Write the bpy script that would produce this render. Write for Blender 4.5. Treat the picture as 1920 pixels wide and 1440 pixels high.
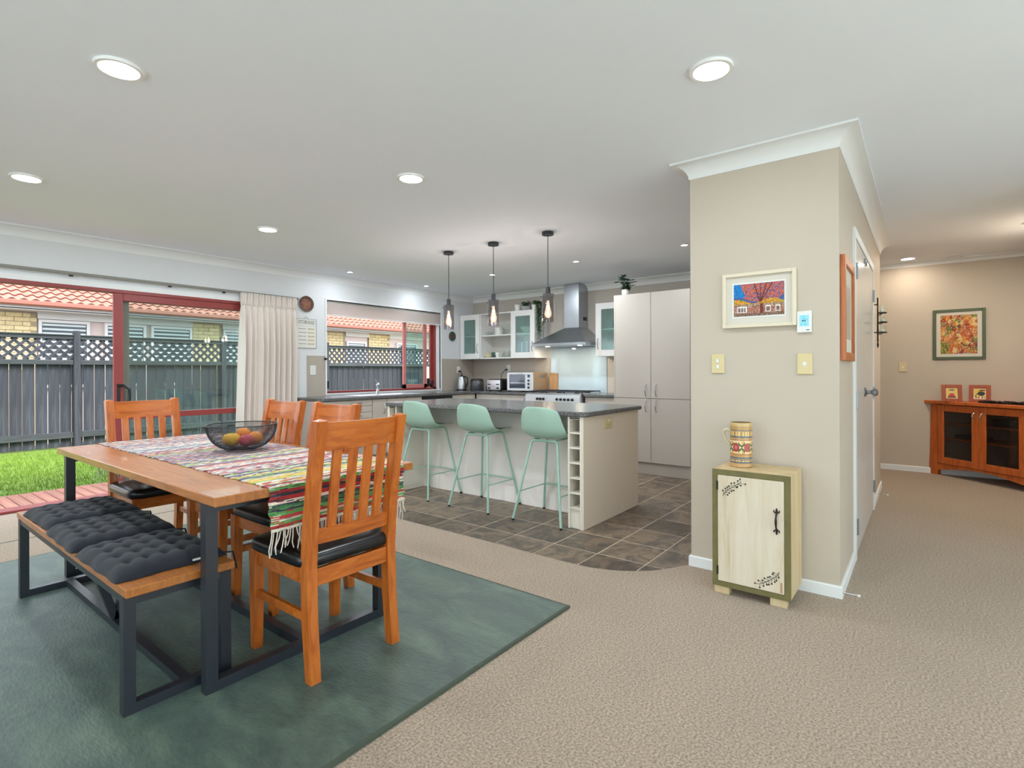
import bpy, bmesh, math, random
from mathutils import Vector, Matrix
random.seed(7)
PI = math.pi
for o in list(bpy.data.objects): bpy.data.objects.remove(o)
scene = bpy.context.scene
COL = scene.collection

def S(r, g, b):
    def c(v):
        v /= 255.0
        return v/12.92 if v <= .04045 else ((v+.055)/1.055)**2.4
    return (c(r), c(g), c(b))

# ---------------------------------------------------------------- camera
cam_d = bpy.data.cameras.new('camera'); cam = bpy.data.objects.new('camera', cam_d); COL.objects.link(cam)
cam_d.sensor_fit = 'HORIZONTAL'; cam_d.sensor_width = 36; cam_d.lens = 997/1920*36
cam_d.shift_y = -24.6/1920; cam_d.clip_start = .05; cam_d.clip_end = 200
cam.matrix_world = Matrix.Translation((0, 0, 1.17)) @ Matrix.Rotation(.6584-PI/2, 4, 'Z') @ Matrix.Rotation(PI/2, 4, 'X') @ Matrix.Rotation(-.0035, 4, 'Z')
scene.camera = cam
# ---------------------------------------------------------------- sky, sun, exposure
world = bpy.data.worlds.new('overcast_sky'); scene.world = world; world.use_nodes = True
bg = world.node_tree.nodes['Background']; bg.inputs[0].default_value = (.82, .92, 1.0, 1); bg.inputs[1].default_value = 2.6
sun_d = bpy.data.lights.new('sun', 'SUN'); sun = bpy.data.objects.new('sun', sun_d); COL.objects.link(sun)
sun_d.energy = 4.5; sun_d.angle = math.radians(25); sun_d.color = (1, .97, .92)
sun.rotation_euler = (math.radians(38), 0, math.radians(20))
vs = scene.view_settings
vs.view_transform = 'Standard'; vs.look = 'None'; vs.gamma = 1; vs.use_curve_mapping = False; vs.exposure = 0.61
BIG_W, SMALL_W, HALL_W = 9.5, 10, 2.4          # watts of the ceiling lamps

# ---------------------------------------------------------------- materials
MATS = {}
def new_mat(name):
    m = bpy.data.materials.new(name); m.use_nodes = True; MATS[name] = m
    nt = m.node_tree; return m, nt, nt.nodes['Principled BSDF']
def node(nt, t, **kw):
    n = nt.nodes.new(t)
    for k, v in kw.items():
        if k in n.inputs.keys(): n.inputs[k].default_value = v
        else: setattr(n, k, v)
    return n
def coords(nt, scale=(1, 1, 1), rot=(0, 0, 0), kind='Object'):
    tc = node(nt, 'ShaderNodeTexCoord'); mp = node(nt, 'ShaderNodeMapping')
    mp.inputs['Scale'].default_value = scale; mp.inputs['Rotation'].default_value = rot
    nt.links.new(tc.outputs[kind], mp.inputs['Vector']); return mp.outputs[0]
def ramp(nt, fac, stops):
    r = node(nt, 'ShaderNodeValToRGB'); cr = r.color_ramp
    while len(cr.elements) < len(stops): cr.elements.new(.5)
    for e, (p, c) in zip(cr.elements, stops): e.position = p; e.color = (*c, 1)
    nt.links.new(fac, r.inputs[0]); return r.outputs[0]
def bump(nt, b, height, strength=.3, dist=.01):
    n = node(nt, 'ShaderNodeBump'); n.inputs['Strength'].default_value = strength; n.inputs['Distance'].default_value = dist
    nt.links.new(height, n.inputs['Height']); nt.links.new(n.outputs[0], b.inputs['Normal'])
def M(name, col, rough=.5, metal=0., spec=.5, noise=None, bmp=None, coat=0., emit=None, rnd=0., scale3=(1, 1, 1), sheen=0.):
    m, nt, b = new_mat(name)
    b.inputs['Base Color'].default_value = (*col, 1); b.inputs['Roughness'].default_value = rough
    b.inputs['Metallic'].default_value = metal; b.inputs['Specular IOR Level'].default_value = spec
    b.inputs['Coat Weight'].default_value = coat; b.inputs['Sheen Weight'].default_value = sheen
    if emit:
        b.inputs['Emission Color'].default_value = (*emit[0], 1); b.inputs['Emission Strength'].default_value = emit[1]
    out = None
    if noise:
        sc, am = noise
        n = node(nt, 'ShaderNodeTexNoise', Scale=sc, Detail=4.0); nt.links.new(coords(nt, scale3), n.inputs['Vector'])
        out = ramp(nt, n.outputs[0], [(.3, tuple(max(0, c*(1-am)) for c in col)), (.7, tuple(min(1, c*(1+am)) for c in col))])
    if rnd:
        oi = node(nt, 'ShaderNodeObjectInfo'); hs = node(nt, 'ShaderNodeHueSaturation')
        mr = node(nt, 'ShaderNodeMapRange'); mr.inputs['To Min'].default_value = 1-rnd; mr.inputs['To Max'].default_value = 1+rnd
        nt.links.new(oi.outputs['Random'], mr.inputs[0]); nt.links.new(mr.outputs[0], hs.inputs['Value'])
        if out: nt.links.new(out, hs.inputs['Color'])
        else: hs.inputs['Color'].default_value = (*col, 1)
        out = hs.outputs[0]
    if out: nt.links.new(out, b.inputs['Base Color'])
    if bmp:
        sc, st, di = bmp
        n = node(nt, 'ShaderNodeTexNoise', Scale=sc, Detail=3.0); nt.links.new(coords(nt, scale3), n.inputs['Vector'])
        bump(nt, b, n.outputs[0], st, di)
    return m
def wood(name, stops, sc=(3, 3, 40), rough=.35, grain=2.2, coat=.15, rnd=0., rot=(0, 0, 0)):
    m, nt, b = new_mat(name)
    v = coords(nt, sc, rot)
    n = node(nt, 'ShaderNodeTexNoise', Scale=grain, Detail=8.0, Roughness=.62, Distortion=.9); nt.links.new(v, n.inputs['Vector'])
    out = ramp(nt, n.outputs[0], stops)
    if rnd:
        oi = node(nt, 'ShaderNodeObjectInfo'); hs = node(nt, 'ShaderNodeHueSaturation'); mr = node(nt, 'ShaderNodeMapRange')
        mr.inputs['To Min'].default_value = 1-rnd; mr.inputs['To Max'].default_value = 1+rnd
        nt.links.new(oi.outputs['Random'], mr.inputs[0]); nt.links.new(mr.outputs[0], hs.inputs['Value']); nt.links.new(out, hs.inputs['Color']); out = hs.outputs[0]
    nt.links.new(out, b.inputs['Base Color']); b.inputs['Roughness'].default_value = rough; b.inputs['Coat Weight'].default_value = coat
    bump(nt, b, n.outputs[0], .12, .002)
    return m
def glass(name, tint=(1, 1, 1), rough=.0, refl=1.0, ior=1.5, diffuse=0., dcol=(1, 1, 1)):
    m = bpy.data.materials.new(name); m.use_nodes = True; MATS[name] = m; nt = m.node_tree; nt.nodes.clear()
    o = node(nt, 'ShaderNodeOutputMaterial'); t = node(nt, 'ShaderNodeBsdfTransparent'); t.inputs[0].default_value = (*tint, 1)
    g = node(nt, 'ShaderNodeBsdfGlossy'); g.inputs['Roughness'].default_value = rough; g.inputs[0].default_value = (refl, refl, refl, 1)
    lw = node(nt, 'ShaderNodeLayerWeight'); lw.inputs[0].default_value = .5
    pw = node(nt, 'ShaderNodeMath', operation='POWER'); pw.inputs[1].default_value = 5; nt.links.new(lw.outputs['Facing'], pw.inputs[0])
    r0 = ((ior-1)/(ior+1))**2
    f = node(nt, 'ShaderNodeMath', operation='MULTIPLY_ADD'); f.inputs[1].default_value = 1-r0; f.inputs[2].default_value = r0; nt.links.new(pw.outputs[0], f.inputs[0])
    base = t.outputs[0]
    if diffuse:
        d = node(nt, 'ShaderNodeBsdfDiffuse'); d.inputs[0].default_value = (*dcol, 1)
        mx0 = node(nt, 'ShaderNodeMixShader'); mx0.inputs[0].default_value = diffuse
        nt.links.new(t.outputs[0], mx0.inputs[1]); nt.links.new(d.outputs[0], mx0.inputs[2]); base = mx0.outputs[0]
    mx = node(nt, 'ShaderNodeMixShader'); nt.links.new(f.outputs[0], mx.inputs[0]); nt.links.new(base, mx.inputs[1]); nt.links.new(g.outputs[0], mx.inputs[2])
    nt.links.new(mx.outputs[0], o.inputs[0]); return m
def attr_mat(name, rough=.6, bmp=None, coat=0., sheen=0., spec=.4):
    m, nt, b = new_mat(name); a = node(nt, 'ShaderNodeVertexColor'); a.layer_name = 'Col'
    nt.links.new(a.outputs[0], b.inputs['Base Color']); b.inputs['Roughness'].default_value = rough; b.inputs['Coat Weight'].default_value = coat
    b.inputs['Sheen Weight'].default_value = sheen; b.inputs['Specular IOR Level'].default_value = spec
    if bmp:
        n = node(nt, 'ShaderNodeTexNoise', Scale=bmp[0], Detail=3.0); nt.links.new(coords(nt), n.inputs['Vector']); bump(nt, b, n.outputs[0], bmp[1], bmp[2])
    return m

M('wall_white', S(220, 222, 224), .6, noise=(3, .012), bmp=(260, .06, .002))
M('wall_warm', S(196, 184, 168), .6, noise=(3, .012), bmp=(260, .06, .002))
M('wall_taupe', S(192, 184, 174), .6, noise=(3, .015), bmp=(260, .06, .002))
M('ceiling_white', S(240, 246, 255), .8, noise=(2, .008))
M('trim_white', S(234, 236, 237), .45)
M('door_white', S(218, 214, 209), .28, coat=.3)
M('splash_taupe', S(178, 168, 156), .35)
def carpet():
    m, nt, b = new_mat('carpet')
    v = coords(nt)
    n1 = node(nt, 'ShaderNodeTexVoronoi', Scale=210.0); nt.links.new(v, n1.inputs['Vector'])
    n2 = node(nt, 'ShaderNodeTexNoise', Scale=120.0, Detail=4.0); nt.links.new(v, n2.inputs['Vector'])
    n3 = node(nt, 'ShaderNodeTexNoise', Scale=1.2, Detail=3.0); nt.links.new(v, n3.inputs['Vector'])
    a = ramp(nt, n2.outputs[0], [(.32, S(130, 112, 95)), (.68, S(188, 169, 149))])
    c = ramp(nt, n3.outputs[0], [(.3, (.93, .93, .93)), (.7, (1, 1, 1))])
    mx = node(nt, 'ShaderNodeMix', data_type='RGBA', blend_type='MULTIPLY'); mx.inputs[0].default_value = 1
    nt.links.new(a, mx.inputs[6]); nt.links.new(c, mx.inputs[7]); nt.links.new(mx.outputs[2], b.inputs['Base Color'])
    b.inputs['Roughness'].default_value = 1; b.inputs['Specular IOR Level'].default_value = .1; b.inputs['Sheen Weight'].default_value = .2
    bump(nt, b, n1.outputs['Distance'], .35, .004)
carpet()
def rug_mat():
    m, nt, b = new_mat('rug_pile')
    n1 = node(nt, 'ShaderNodeTexNoise', Scale=3.2, Detail=6.0, Roughness=.65, Distortion=.6); nt.links.new(coords(nt, (2.2, 1, 1)), n1.inputs['Vector'])
    n2 = node(nt, 'ShaderNodeTexNoise', Scale=110.0, Detail=4.0); nt.links.new(coords(nt, (1, .3, 1), (0, 0, .5)), n2.inputs['Vector'])
    a = ramp(nt, n1.outputs[0], [(.3, S(32, 46, 39)), (.5, S(62, 79, 65)), (.72, S(94, 111, 90))])
    c = ramp(nt, n2.outputs[0], [(.25, (.66, .66, .66)), (.75, (1.0, 1.0, 1.0))])
    mx = node(nt, 'ShaderNodeMix', data_type='RGBA', blend_type='MULTIPLY'); mx.inputs[0].default_value = 1
    nt.links.new(a, mx.inputs[6]); nt.links.new(c, mx.inputs[7]); nt.links.new(mx.outputs[2], b.inputs['Base Color'])
    b.inputs['Roughness'].default_value = .5; b.inputs['Sheen Weight'].default_value = .28; b.inputs['Sheen Tint'].default_value = (.72, .92, .92, 1); b.inputs['Specular IOR Level'].default_value = .45
    bump(nt, b, n2.outputs[0], .45, .005)
rug_mat()
M('rug_edge', S(70, 78, 66), .9)
def slate():
    m, nt, b = new_mat('slate_tile')
    oi = node(nt, 'ShaderNodeObjectInfo'); cb = node(nt, 'ShaderNodeVectorMath', operation='ADD')
    tc = node(nt, 'ShaderNodeTexCoord'); sc = node(nt, 'ShaderNodeVectorMath', operation='SCALE'); sc.inputs['Scale'].default_value = 3.0
    nt.links.new(oi.outputs['Location'], sc.inputs[0]); nt.links.new(tc.outputs['Object'], cb.inputs[0]); nt.links.new(sc.outputs[0], cb.inputs[1])
    n1 = node(nt, 'ShaderNodeTexNoise', Scale=5.0, Detail=9.0, Roughness=.68, Distortion=1.6); nt.links.new(cb.outputs[0], n1.inputs['Vector'])
    a = ramp(nt, n1.outputs[0], [(.3, S(70, 64, 58)), (.45, S(98, 87, 77)), (.57, S(136, 116, 97)), (.68, S(104, 94, 85))])
    hs = node(nt, 'ShaderNodeHueSaturation'); mr = node(nt, 'ShaderNodeMapRange'); mr.inputs['To Min'].default_value = .66; mr.inputs['To Max'].default_value = 1.3
    nt.links.new(oi.outputs['Random'], mr.inputs[0]); nt.links.new(mr.outputs[0], hs.inputs['Value']); nt.links.new(a, hs.inputs['Color'])
    nt.links.new(hs.outputs[0], b.inputs['Base Color']); b.inputs['Roughness'].default_value = .42
    bump(nt, b, n1.outputs[0], .25, .004)
slate()
M('grout', S(198, 184, 164), .9, noise=(40, .1))
CH = [(.25, S(144, 68, 18)), (.45, S(184, 94, 30)), (.6, S(202, 112, 42)), (.8, S(168, 80, 22))]
wood('chair_wood', CH, (14, 14, 2.2), .3, 2.0, .25)
wood('chair_wood_cross', CH, (2.2, 14, 14), .3, 2.0, .25)
wood('table_wood', [(.25, S(136, 80, 36)), (.5, S(172, 104, 48)), (.75, S(194, 124, 60))], (22, 1.6, 8), .32, 2.4, .2)
wood('tv_wood', [(.25, S(160, 74, 28)), (.5, S(196, 98, 40)), (.75, S(212, 118, 54))], (12, 12, 2), .38, 2.0, .15)
wood('frame_wood', [(.25, S(150, 78, 34)), (.5, S(182, 100, 48)), (.75, S(198, 118, 62))], (12, 12, 2), .4, 2.0, .1)
wood('board_wood', [(.25, S(160, 122, 84)), (.5, S(180, 142, 102)), (.75, S(194, 156, 116))], (14, 14, 2), .5, 2.0, 0)
wood('cream_paint', [(.26, S(190, 170, 132)), (.45, S(216, 201, 177)), (.65, S(223, 211, 191)), (.8, S(200, 178, 136))], (7, 7, .7), .55, 2.0, 0)
wood('cream_side', [(.28, S(196, 166, 120)), (.5, S(210, 186, 144)), (.75, S(220, 200, 164))], (9, 9, .8), .6, 2.0, 0)
M('olive_paint', S(112, 104, 62), .6, noise=(20, .12))
M('black_metal', S(38, 42, 50), .38, metal=.0, spec=.6)
M('black_plastic', S(24, 25, 28), .35)
M('iron', S(40, 32, 28), .45, metal=.4)
M('black_vinyl', S(22, 23, 26), .3, spec=.6, bmp=(90, .15, .002))
M('navy_cloth', S(26, 29, 39), .9, noise=(60, .15), bmp=(500, .3, .002), sheen=.12)
M('mint_plastic', S(166, 197, 180), .45)
M('mint_metal', S(160, 196, 180), .4)
def granite():
    m, nt, b = new_mat('worktop_granite'); v = coords(nt)
    n = node(nt, 'ShaderNodeTexNoise', Scale=130.0, Detail=5.0, Roughness=.7); nt.links.new(v, n.inputs['Vector'])
    nt.links.new(ramp(nt, n.outputs[0], [(.36, S(48, 50, 54)), (.5, S(92, 93, 95)), (.64, S(140, 138, 134))]), b.inputs['Base Color'])
    b.inputs['Roughness'].default_value = .22
granite()
M('cabinet_beige', S(190, 182, 173), .5)
M('island_front', S(240, 233, 225), .5)
M('island_end', S(226, 212, 195), .5)
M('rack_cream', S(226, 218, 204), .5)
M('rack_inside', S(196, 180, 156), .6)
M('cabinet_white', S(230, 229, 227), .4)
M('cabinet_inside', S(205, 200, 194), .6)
M('chrome', S(200, 202, 206), .18, metal=1)
M('steel', S(178, 182, 188), .3, metal=.95, noise=(3, .05))
M('steel_dark', S(150, 152, 158), .35, metal=.9)
M('oven_side_reflection', S(168, 140, 112), .4, metal=.5)  # steel side with its warm reflection put into the base colour
M('silver_paint', S(214, 216, 220), .35, metal=.2)
M('dark_glass', S(34, 44, 62), .08, spec=.8)
M('smoke_plastic', S(70, 72, 78), .2, spec=.6)
M('splash_glass', S(178, 197, 209), .06, spec=.7)
M('aluminium_red', S(146, 58, 56), .4)
M('aluminium_pink', S(196, 120, 118), .4)
M('aluminium_grey', S(120, 112, 106), .45)
M('rail_grey', S(132, 130, 122), .5)
glass('pane', (.93, .97, .95)); glass('pane_dark', (.84, .92, .91)); glass('pane_cabinet', (.78, .9, .87), .08, diffuse=.16, dcol=S(176, 200, 196))
glass('pane_smoke', (.80, .78, .80), .02, 1.0, 1.7); glass('pane_tv', (.62, .62, .64)); glass('clear_glass', (.96, .98, .97)); glass('frame_glass', (.97, .98, .97))
M('curtain_cloth', S(230, 219, 211), .9, sheen=.2, bmp=(700, .15, .001))
def blind_mat():
    m = bpy.data.materials.new('blind_cloth'); m.use_nodes = True; MATS['blind_cloth'] = m; nt = m.node_tree; nt.nodes.clear()
    o = node(nt, 'ShaderNodeOutputMaterial'); d = node(nt, 'ShaderNodeBsdfDiffuse'); d.inputs[0].default_value = (*S(222, 212, 208), 1)
    t = node(nt, 'ShaderNodeBsdfTranslucent'); t.inputs[0].default_value = (*S(226, 212, 208), 1)
    mx = node(nt, 'ShaderNodeMixShader'); mx.inputs[0].default_value = .5
    nt.links.new(d.outputs[0], mx.inputs[1]); nt.links.new(t.outputs[0], mx.inputs[2]); nt.links.new(mx.outputs[0], o.inputs[0])
blind_mat()
M('lamp_lit', (1, 1, 1), .5, emit=((1, .98, .95), 14)); M('lamp_small', (1, 1, 1), .5, emit=((1, .97, .92), 10))
def bulb_mat():
    m = bpy.data.materials.new('bulb_warm'); m.use_nodes = True; MATS['bulb_warm'] = m; nt = m.node_tree; nt.nodes.clear()
    o = node(nt, 'ShaderNodeOutputMaterial'); t = node(nt, 'ShaderNodeBsdfTransparent'); e = node(nt, 'ShaderNodeEmission'); e.inputs[0].default_value = (1, .70, .38, 1); e.inputs[1].default_value = .55
    a = node(nt, 'ShaderNodeAddShader'); nt.links.new(t.outputs[0], a.inputs[0]); nt.links.new(e.outputs[0], a.inputs[1]); nt.links.new(a.outputs[0], o.inputs[0])
bulb_mat(); M('filament', (1, .8, .5), .5, emit=((1, .78, .46), 30))
M('lamp_rim', S(244, 244, 244), .5)
M('ivory_plastic', S(214, 196, 148), .35); M('white_plastic', S(226, 226, 222), .35)
M('screen_blue', S(120, 190, 215), .2, emit=(S(120, 190, 215), .25)); M('screen_ink', S(40, 70, 90), .4)
M('mount_white', S(212, 206, 194), .8); M('frame_cream', S(222, 211, 188), .5); M('frame_green', S(78, 90, 62), .45)
M('mirror', (.9, .9, .88), .03, metal=1)
attr_mat('print', .7); attr_mat('print_gloss', .35, coat=.2); attr_mat('woven', .95, (420, .5, .003), sheen=.2); attr_mat('glazed', .3, (60, .1, .002), coat=.35); attr_mat('cloth_print', .9)
M('fringe_cord', S(226, 218, 204), .95)
M('orange_skin', S(232, 140, 28), .45, bmp=(160, .3, .002), noise=(12, .1)); M('yellow_skin', S(232, 178, 36), .45, bmp=(160, .3, .002), noise=(12, .12)); M('pink_skin', S(200, 72, 84), .4, noise=(8, .25))
M('leaf_green', S(76, 118, 64), .5, noise=(9, .3)); M('leaf_dark', S(44, 72, 48), .5, noise=(9, .3)); M('soil', S(60, 46, 36), 1)
M('ceramic_white', S(232, 231, 226), .3); M('ceramic_grey', S(170, 172, 172), .4); M('brass_cream', S(206, 196, 164), .35); M('ceramic_green', S(60, 88, 84), .3)
M('plate_brown', S(92, 60, 48), .45, noise=(45, .5)); M('plate_brown_mid', S(128, 80, 58), .45, noise=(60, .5)); M('plate_teal', S(52, 82, 80), .4, noise=(40, .5))
M('sign_board', S(228, 226, 220), .7); M('sign_ink', S(96, 94, 92), .7); M('sign_gold', S(196, 178, 120), .7)
wood('fence_wood', [(.25, S(36, 38, 44)), (.5, S(52, 54, 62)), (.75, S(74, 76, 82))], (9, 9, .7), .85, 2.2, 0, .16)
wood('rail_wood', [(.25, S(44, 47, 50)), (.5, S(60, 63, 67)), (.75, S(80, 82, 84))], (.7, 9, 9), .85, 2.2, 0, .1)
wood('deck_wood', [(.25, S(126, 74, 60)), (.5, S(162, 104, 86)), (.75, S(188, 134, 114))], (9, .8, 9), .7, 2.2, 0, .14)
M('lawn', S(96, 120, 40), .9, noise=(30, .3)); M('grass_blade', S(110, 138, 42), .7, noise=(5, .25)); M('earth', S(120, 108, 84), 1, noise=(9, .2)); M('patio_bounce', S(232, 232, 230), .9)
M('brick_face', S(222, 196, 152), .85, noise=(22, .12), rnd=.09); M('brick_mortar', S(164, 146, 120), .95)
M('clad_pink', S(212, 190, 184), .7); M('house_white', S(220, 212, 212), .6); M('soffit_white', S(205, 200, 202), .7); M('gutter_brown', S(150, 92, 78), .5)
M('roof_tile_clay', S(166, 106, 90), .8, noise=(14, .1), rnd=.08); M('roof_tile_shade', S(110, 62, 52), .9)
M('slat_white', S(206, 210, 212), .5); M('window_dark', S(70, 78, 84), .1, spec=.8)

# ---------------------------------------------------------------- mesh building
class MB:
    def __init__(s): s.v = []; s.f = []
    def add(s, v, f):
        n = len(s.v); s.v += [tuple(p) for p in v]; s.f += [tuple(i+n for i in q) for q in f]; return s
    def box(s, x0, x1, y0, y1, z0, z1, r=0.):
        x0, x1 = sorted((x0, x1)); y0, y1 = sorted((y0, y1)); z0, z1 = sorted((z0, z1))
        if r <= 0:
            v = [(x, y, z) for x in (x0, x1) for y in (y0, y1) for z in (z0, z1)]
            return s.add(v, [(0, 1, 3, 2), (4, 6, 7, 5), (0, 4, 5, 1), (2, 3, 7, 6), (0, 2, 6, 4), (1, 5, 7, 3)])
        r = min(r, (x1-x0)*.49, (y1-y0)*.49, (z1-z0)*.49)
        ids = {}; v = []
        for i in (0, 1):
            for j in (0, 1):
                for k in (0, 1):
                    c = (x1 if i else x0, y1 if j else y0, z1 if k else z0); d = (-r if i else r, -r if j else r, -r if k else r)
                    for a in range(3):
                        p = [c[t]+(0 if t == a else d[t]) for t in range(3)]
                        ids[(i, j, k, a)] = len(v); v.append(p)
        f = []
        for a in range(3):
            b, c = (a+1) % 3, (a+2) % 3
            for side in (0, 1):
                def k3(bb, cc): q = [0, 0, 0]; q[a] = side; q[b] = bb; q[c] = cc; return (*q, a)
                q = [ids[k3(0, 0)], ids[k3(1, 0)], ids[k3(1, 1)], ids[k3(0, 1)]]; f.append(q if side else q[::-1])
        for a in range(3):                      # edges running along axis a
            b, c = (a+1) % 3, (a+2) % 3
            for bb in (0, 1):
                for cc in (0, 1):
                    def kk(aa, ax): q = [0, 0, 0]; q[a] = aa; q[b] = bb; q[c] = cc; return ids[(*q, ax)]
                    q = [kk(0, b), kk(1, b), kk(1, c), kk(0, c)]; f.append(q if (bb == cc) else q[::-1])
        for i in (0, 1):
            for j in (0, 1):
                for k in (0, 1):
                    q = [ids[(i, j, k, 0)], ids[(i, j, k, 1)], ids[(i, j, k, 2)]]; f.append(q if (i+j+k) % 2 else q[::-1])
        return s.add(v, f)
    def hexa(s, bot, top):
        return s.add(list(bot)+list(top), [(3, 2, 1, 0), (4, 5, 6, 7), (0, 1, 5, 4), (1, 2, 6, 5), (2, 3, 7, 6), (3, 0, 4, 7)])
    def bar(s, p, q, w, d=None, up=(0, 0, 1)):   # square bar from p to q
        d = d or w; p, q = Vector(p), Vector(q); t = (q-p).normalized(); u = Vector(up)
        if abs(t.dot(u)) > .95: u = Vector((0, 1, 0))
        a = t.cross(u).normalized()*(w/2); b = a.cross(t).normalized()*(d/2)
        return s.hexa([p-a-b, p+a-b, p+a+b, p-a+b], [q-a-b, q+a-b, q+a+b, q-a+b])
    def tube(s, pts, r, n=8, cap=True):
        pts = [Vector(p) for p in pts]; rs = r if isinstance(r, (list, tuple)) else [r]*len(pts)
        t0 = (pts[1]-pts[0]).normalized(); nrm = t0.orthogonal().normalized(); v = []; f = []
        for i, p in enumerate(pts):
            t = ((pts[min(i+1, len(pts)-1)]-p).normalized()+(p-pts[max(i-1, 0)]).normalized())
            t = t.normalized() if t.length > 1e-9 else t0
            nrm = (nrm-t*nrm.dot(t)).normalized(); bi = t.cross(nrm)
            for k in range(n):
                a = 2*PI*k/n; v.append(p+(nrm*math.cos(a)+bi*math.sin(a))*rs[i])
        for i in range(len(pts)-1):
            for k in range(n): f.append((i*n+k, i*n+(k+1) % n, (i+1)*n+(k+1) % n, (i+1)*n+k))
        if cap: f.append(tuple(range(n))[::-1]); f.append(tuple((len(pts)-1)*n+k for k in range(n)))
        return s.add(v, f)
    def lathe(s, prof, c=(0, 0, 0), n=24, axis='z', a0=0., closed=False):
        v = []; f = []; m = len(prof)
        for k in range(n):
            a = a0+2*PI*k/n
            for r, h in prof:
                x, y = r*math.cos(a), r*math.sin(a)
                p = (x, y, h) if axis == 'z' else ((h, x, y) if axis == 'x' else (y, h, x))
                v.append((p[0]+c[0], p[1]+c[1], p[2]+c[2]))
        for k in range(n):
            k2 = (k+1) % n
            for i in range(m-1 if not closed else m):
                j = (i+1) % m; f.append((k*m+i, k2*m+i, k2*m+j, k*m+j))
        if not closed:
            if prof[0][0] > 1e-6: f.append(tuple(k*m for k in range(n))[::-1])
            if prof[-1][0] > 1e-6: f.append(tuple(k*m+m-1 for k in range(n)))
        return s.add(v, f)
    def cyl(s, c, r, h, n=20, axis='z', r2=None): return s.lathe([(r, 0), (r2 if r2 is not None else r, h)], c, n, axis)
    def prism(s, poly, z0, z1):
        n = len(poly); v = [(x, y, z0) for x, y in poly]+[(x, y, z1) for x, y in poly]
        return s.add(v, [tuple(range(n))[::-1], tuple(range(n, 2*n))]+[(i, (i+1) % n, n+(i+1) % n, n+i) for i in range(n)])
    def prismx(s, poly, x0, x1):   # poly of (y,z)
        n = len(poly); v = [(x0, y, z) for y, z in poly]+[(x1, y, z) for y, z in poly]
        return s.add(v, [tuple(range(n))[::-1], tuple(range(n, 2*n))]+[(i, (i+1) % n, n+(i+1) % n, n+i) for i in range(n)])
    def prismy(s, poly, y0, y1):   # poly of (x,z)
        n = len(poly); v = [(x, y0, z) for x, z in poly]+[(x, y1, z) for x, z in poly]
        return s.add(v, [tuple(range(n)), tuple(range(n, 2*n))[::-1]]+[((i+1) % n, i, n+i, n+(i+1) % n) for i in range(n)])
    def sellip(s, c, R, e1=.4, e2=.4, nu=24, nv=10):
        def sp(t, e): return math.copysign(abs(t)**e, t)
        v = []; f = []
        for j in range(1, nv):
            b = -PI/2+PI*j/nv
            for i in range(nu):
                a = 2*PI*i/nu
                v.append((c[0]+R[0]*sp(math.cos(b), e1)*sp(math.cos(a), e2), c[1]+R[1]*sp(math.cos(b), e1)*sp(math.sin(a), e2), c[2]+R[2]*sp(math.sin(b), e1)))
        m = nv-1
        v += [(c[0], c[1], c[2]-R[2]), (c[0], c[1], c[2]+R[2])]
        for j in range(m-1):
            for i in range(nu): f.append((j*nu+i, j*nu+(i+1) % nu, (j+1)*nu+(i+1) % nu, (j+1)*nu+i))
        for i in range(nu): f.append((m*nu, (i+1) % nu, i)); f.append((m*nu+1, (m-1)*nu+i, (m-1)*nu+(i+1) % nu))
        return s.add(v, f)
    def grid(s, P, closed_u=False):              # P[i][j] points
        n, m = len(P), len(P[0]); v = [p for r in P for p in r]; f = []
        for i in range(n-1 if not closed_u else n):
            for j in range(m-1): f.append((i*m+j, ((i+1) % n)*m+j, ((i+1) % n)*m+j+1, i*m+j+1))
        return s.add(v, f)
    def mesh(s, name, mat=None, smooth=None):
        me = bpy.data.meshes.new(name); me.from_pydata(s.v, [], s.f); me.update()
        if len(s.f) < 30000:
            bm = bmesh.new(); bm.from_mesh(me); bmesh.ops.recalc_face_normals(bm, faces=bm.faces); bm.to_mesh(me); bm.free()
        if smooth is not None:
            for p in me.polygons: p.use_smooth = True
            me.set_sharp_from_angle(angle=math.radians(smooth))
        if mat: me.materials.append(MATS[mat])
        return me

ROOT = {}
def link(o, parent=None):
    COL.objects.link(o)
    if parent is not None: o.parent = parent; ROOT[o.name] = ROOT.get(parent.name, Vector((0, 0, 0)))
    return o
def thing(name, label, cat=None, loc=(0, 0, 0), rotz=0., group=None, kind=None, local=False):
    o = bpy.data.objects.new(name, None); o.empty_display_size = .05; COL.objects.link(o)
    o.location = loc; o.rotation_euler = (0, 0, rotz); o['label'] = label
    if cat: o['category'] = cat
    if group: o['group'] = group
    if kind: o['kind'] = kind
    ROOT[o.name] = Vector((0, 0, 0)) if local else Vector(loc)
    return o
def part(name, mb, mat, parent, smooth=None, label=None, kind=None):
    off = ROOT[parent.name]
    if off.length > 0: mb.v = [(p[0]-off.x, p[1]-off.y, p[2]-off.z) for p in mb.v]
    o = bpy.data.objects.new(name, mb.mesh(name, mat, smooth)); link(o, parent)
    if label: o['label'] = label
    if kind: o['kind'] = kind
    return o
def solo(name, mb, mat, label, cat, smooth=None, group=None, kind=None, base=None):
    if base is None:
        xs = [p[0] for p in mb.v]; ys = [p[1] for p in mb.v]; base = ((min(xs)+max(xs))/2, (min(ys)+max(ys))/2, min(p[2] for p in mb.v))
    mb.v = [(p[0]-base[0], p[1]-base[1], p[2]-base[2]) for p in mb.v]
    o = bpy.data.objects.new(name, mb.mesh(name, mat, smooth)); COL.objects.link(o); o.location = base; o['label'] = label
    if cat: o['category'] = cat
    if group: o['group'] = group
    if kind: o['kind'] = kind
    ROOT[o.name] = Vector(base)
    return o
def struct(name, mb, mat, label, smooth=None): return solo(name, mb, mat, label, None, smooth, kind='structure', base=(0, 0, 0))
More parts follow.
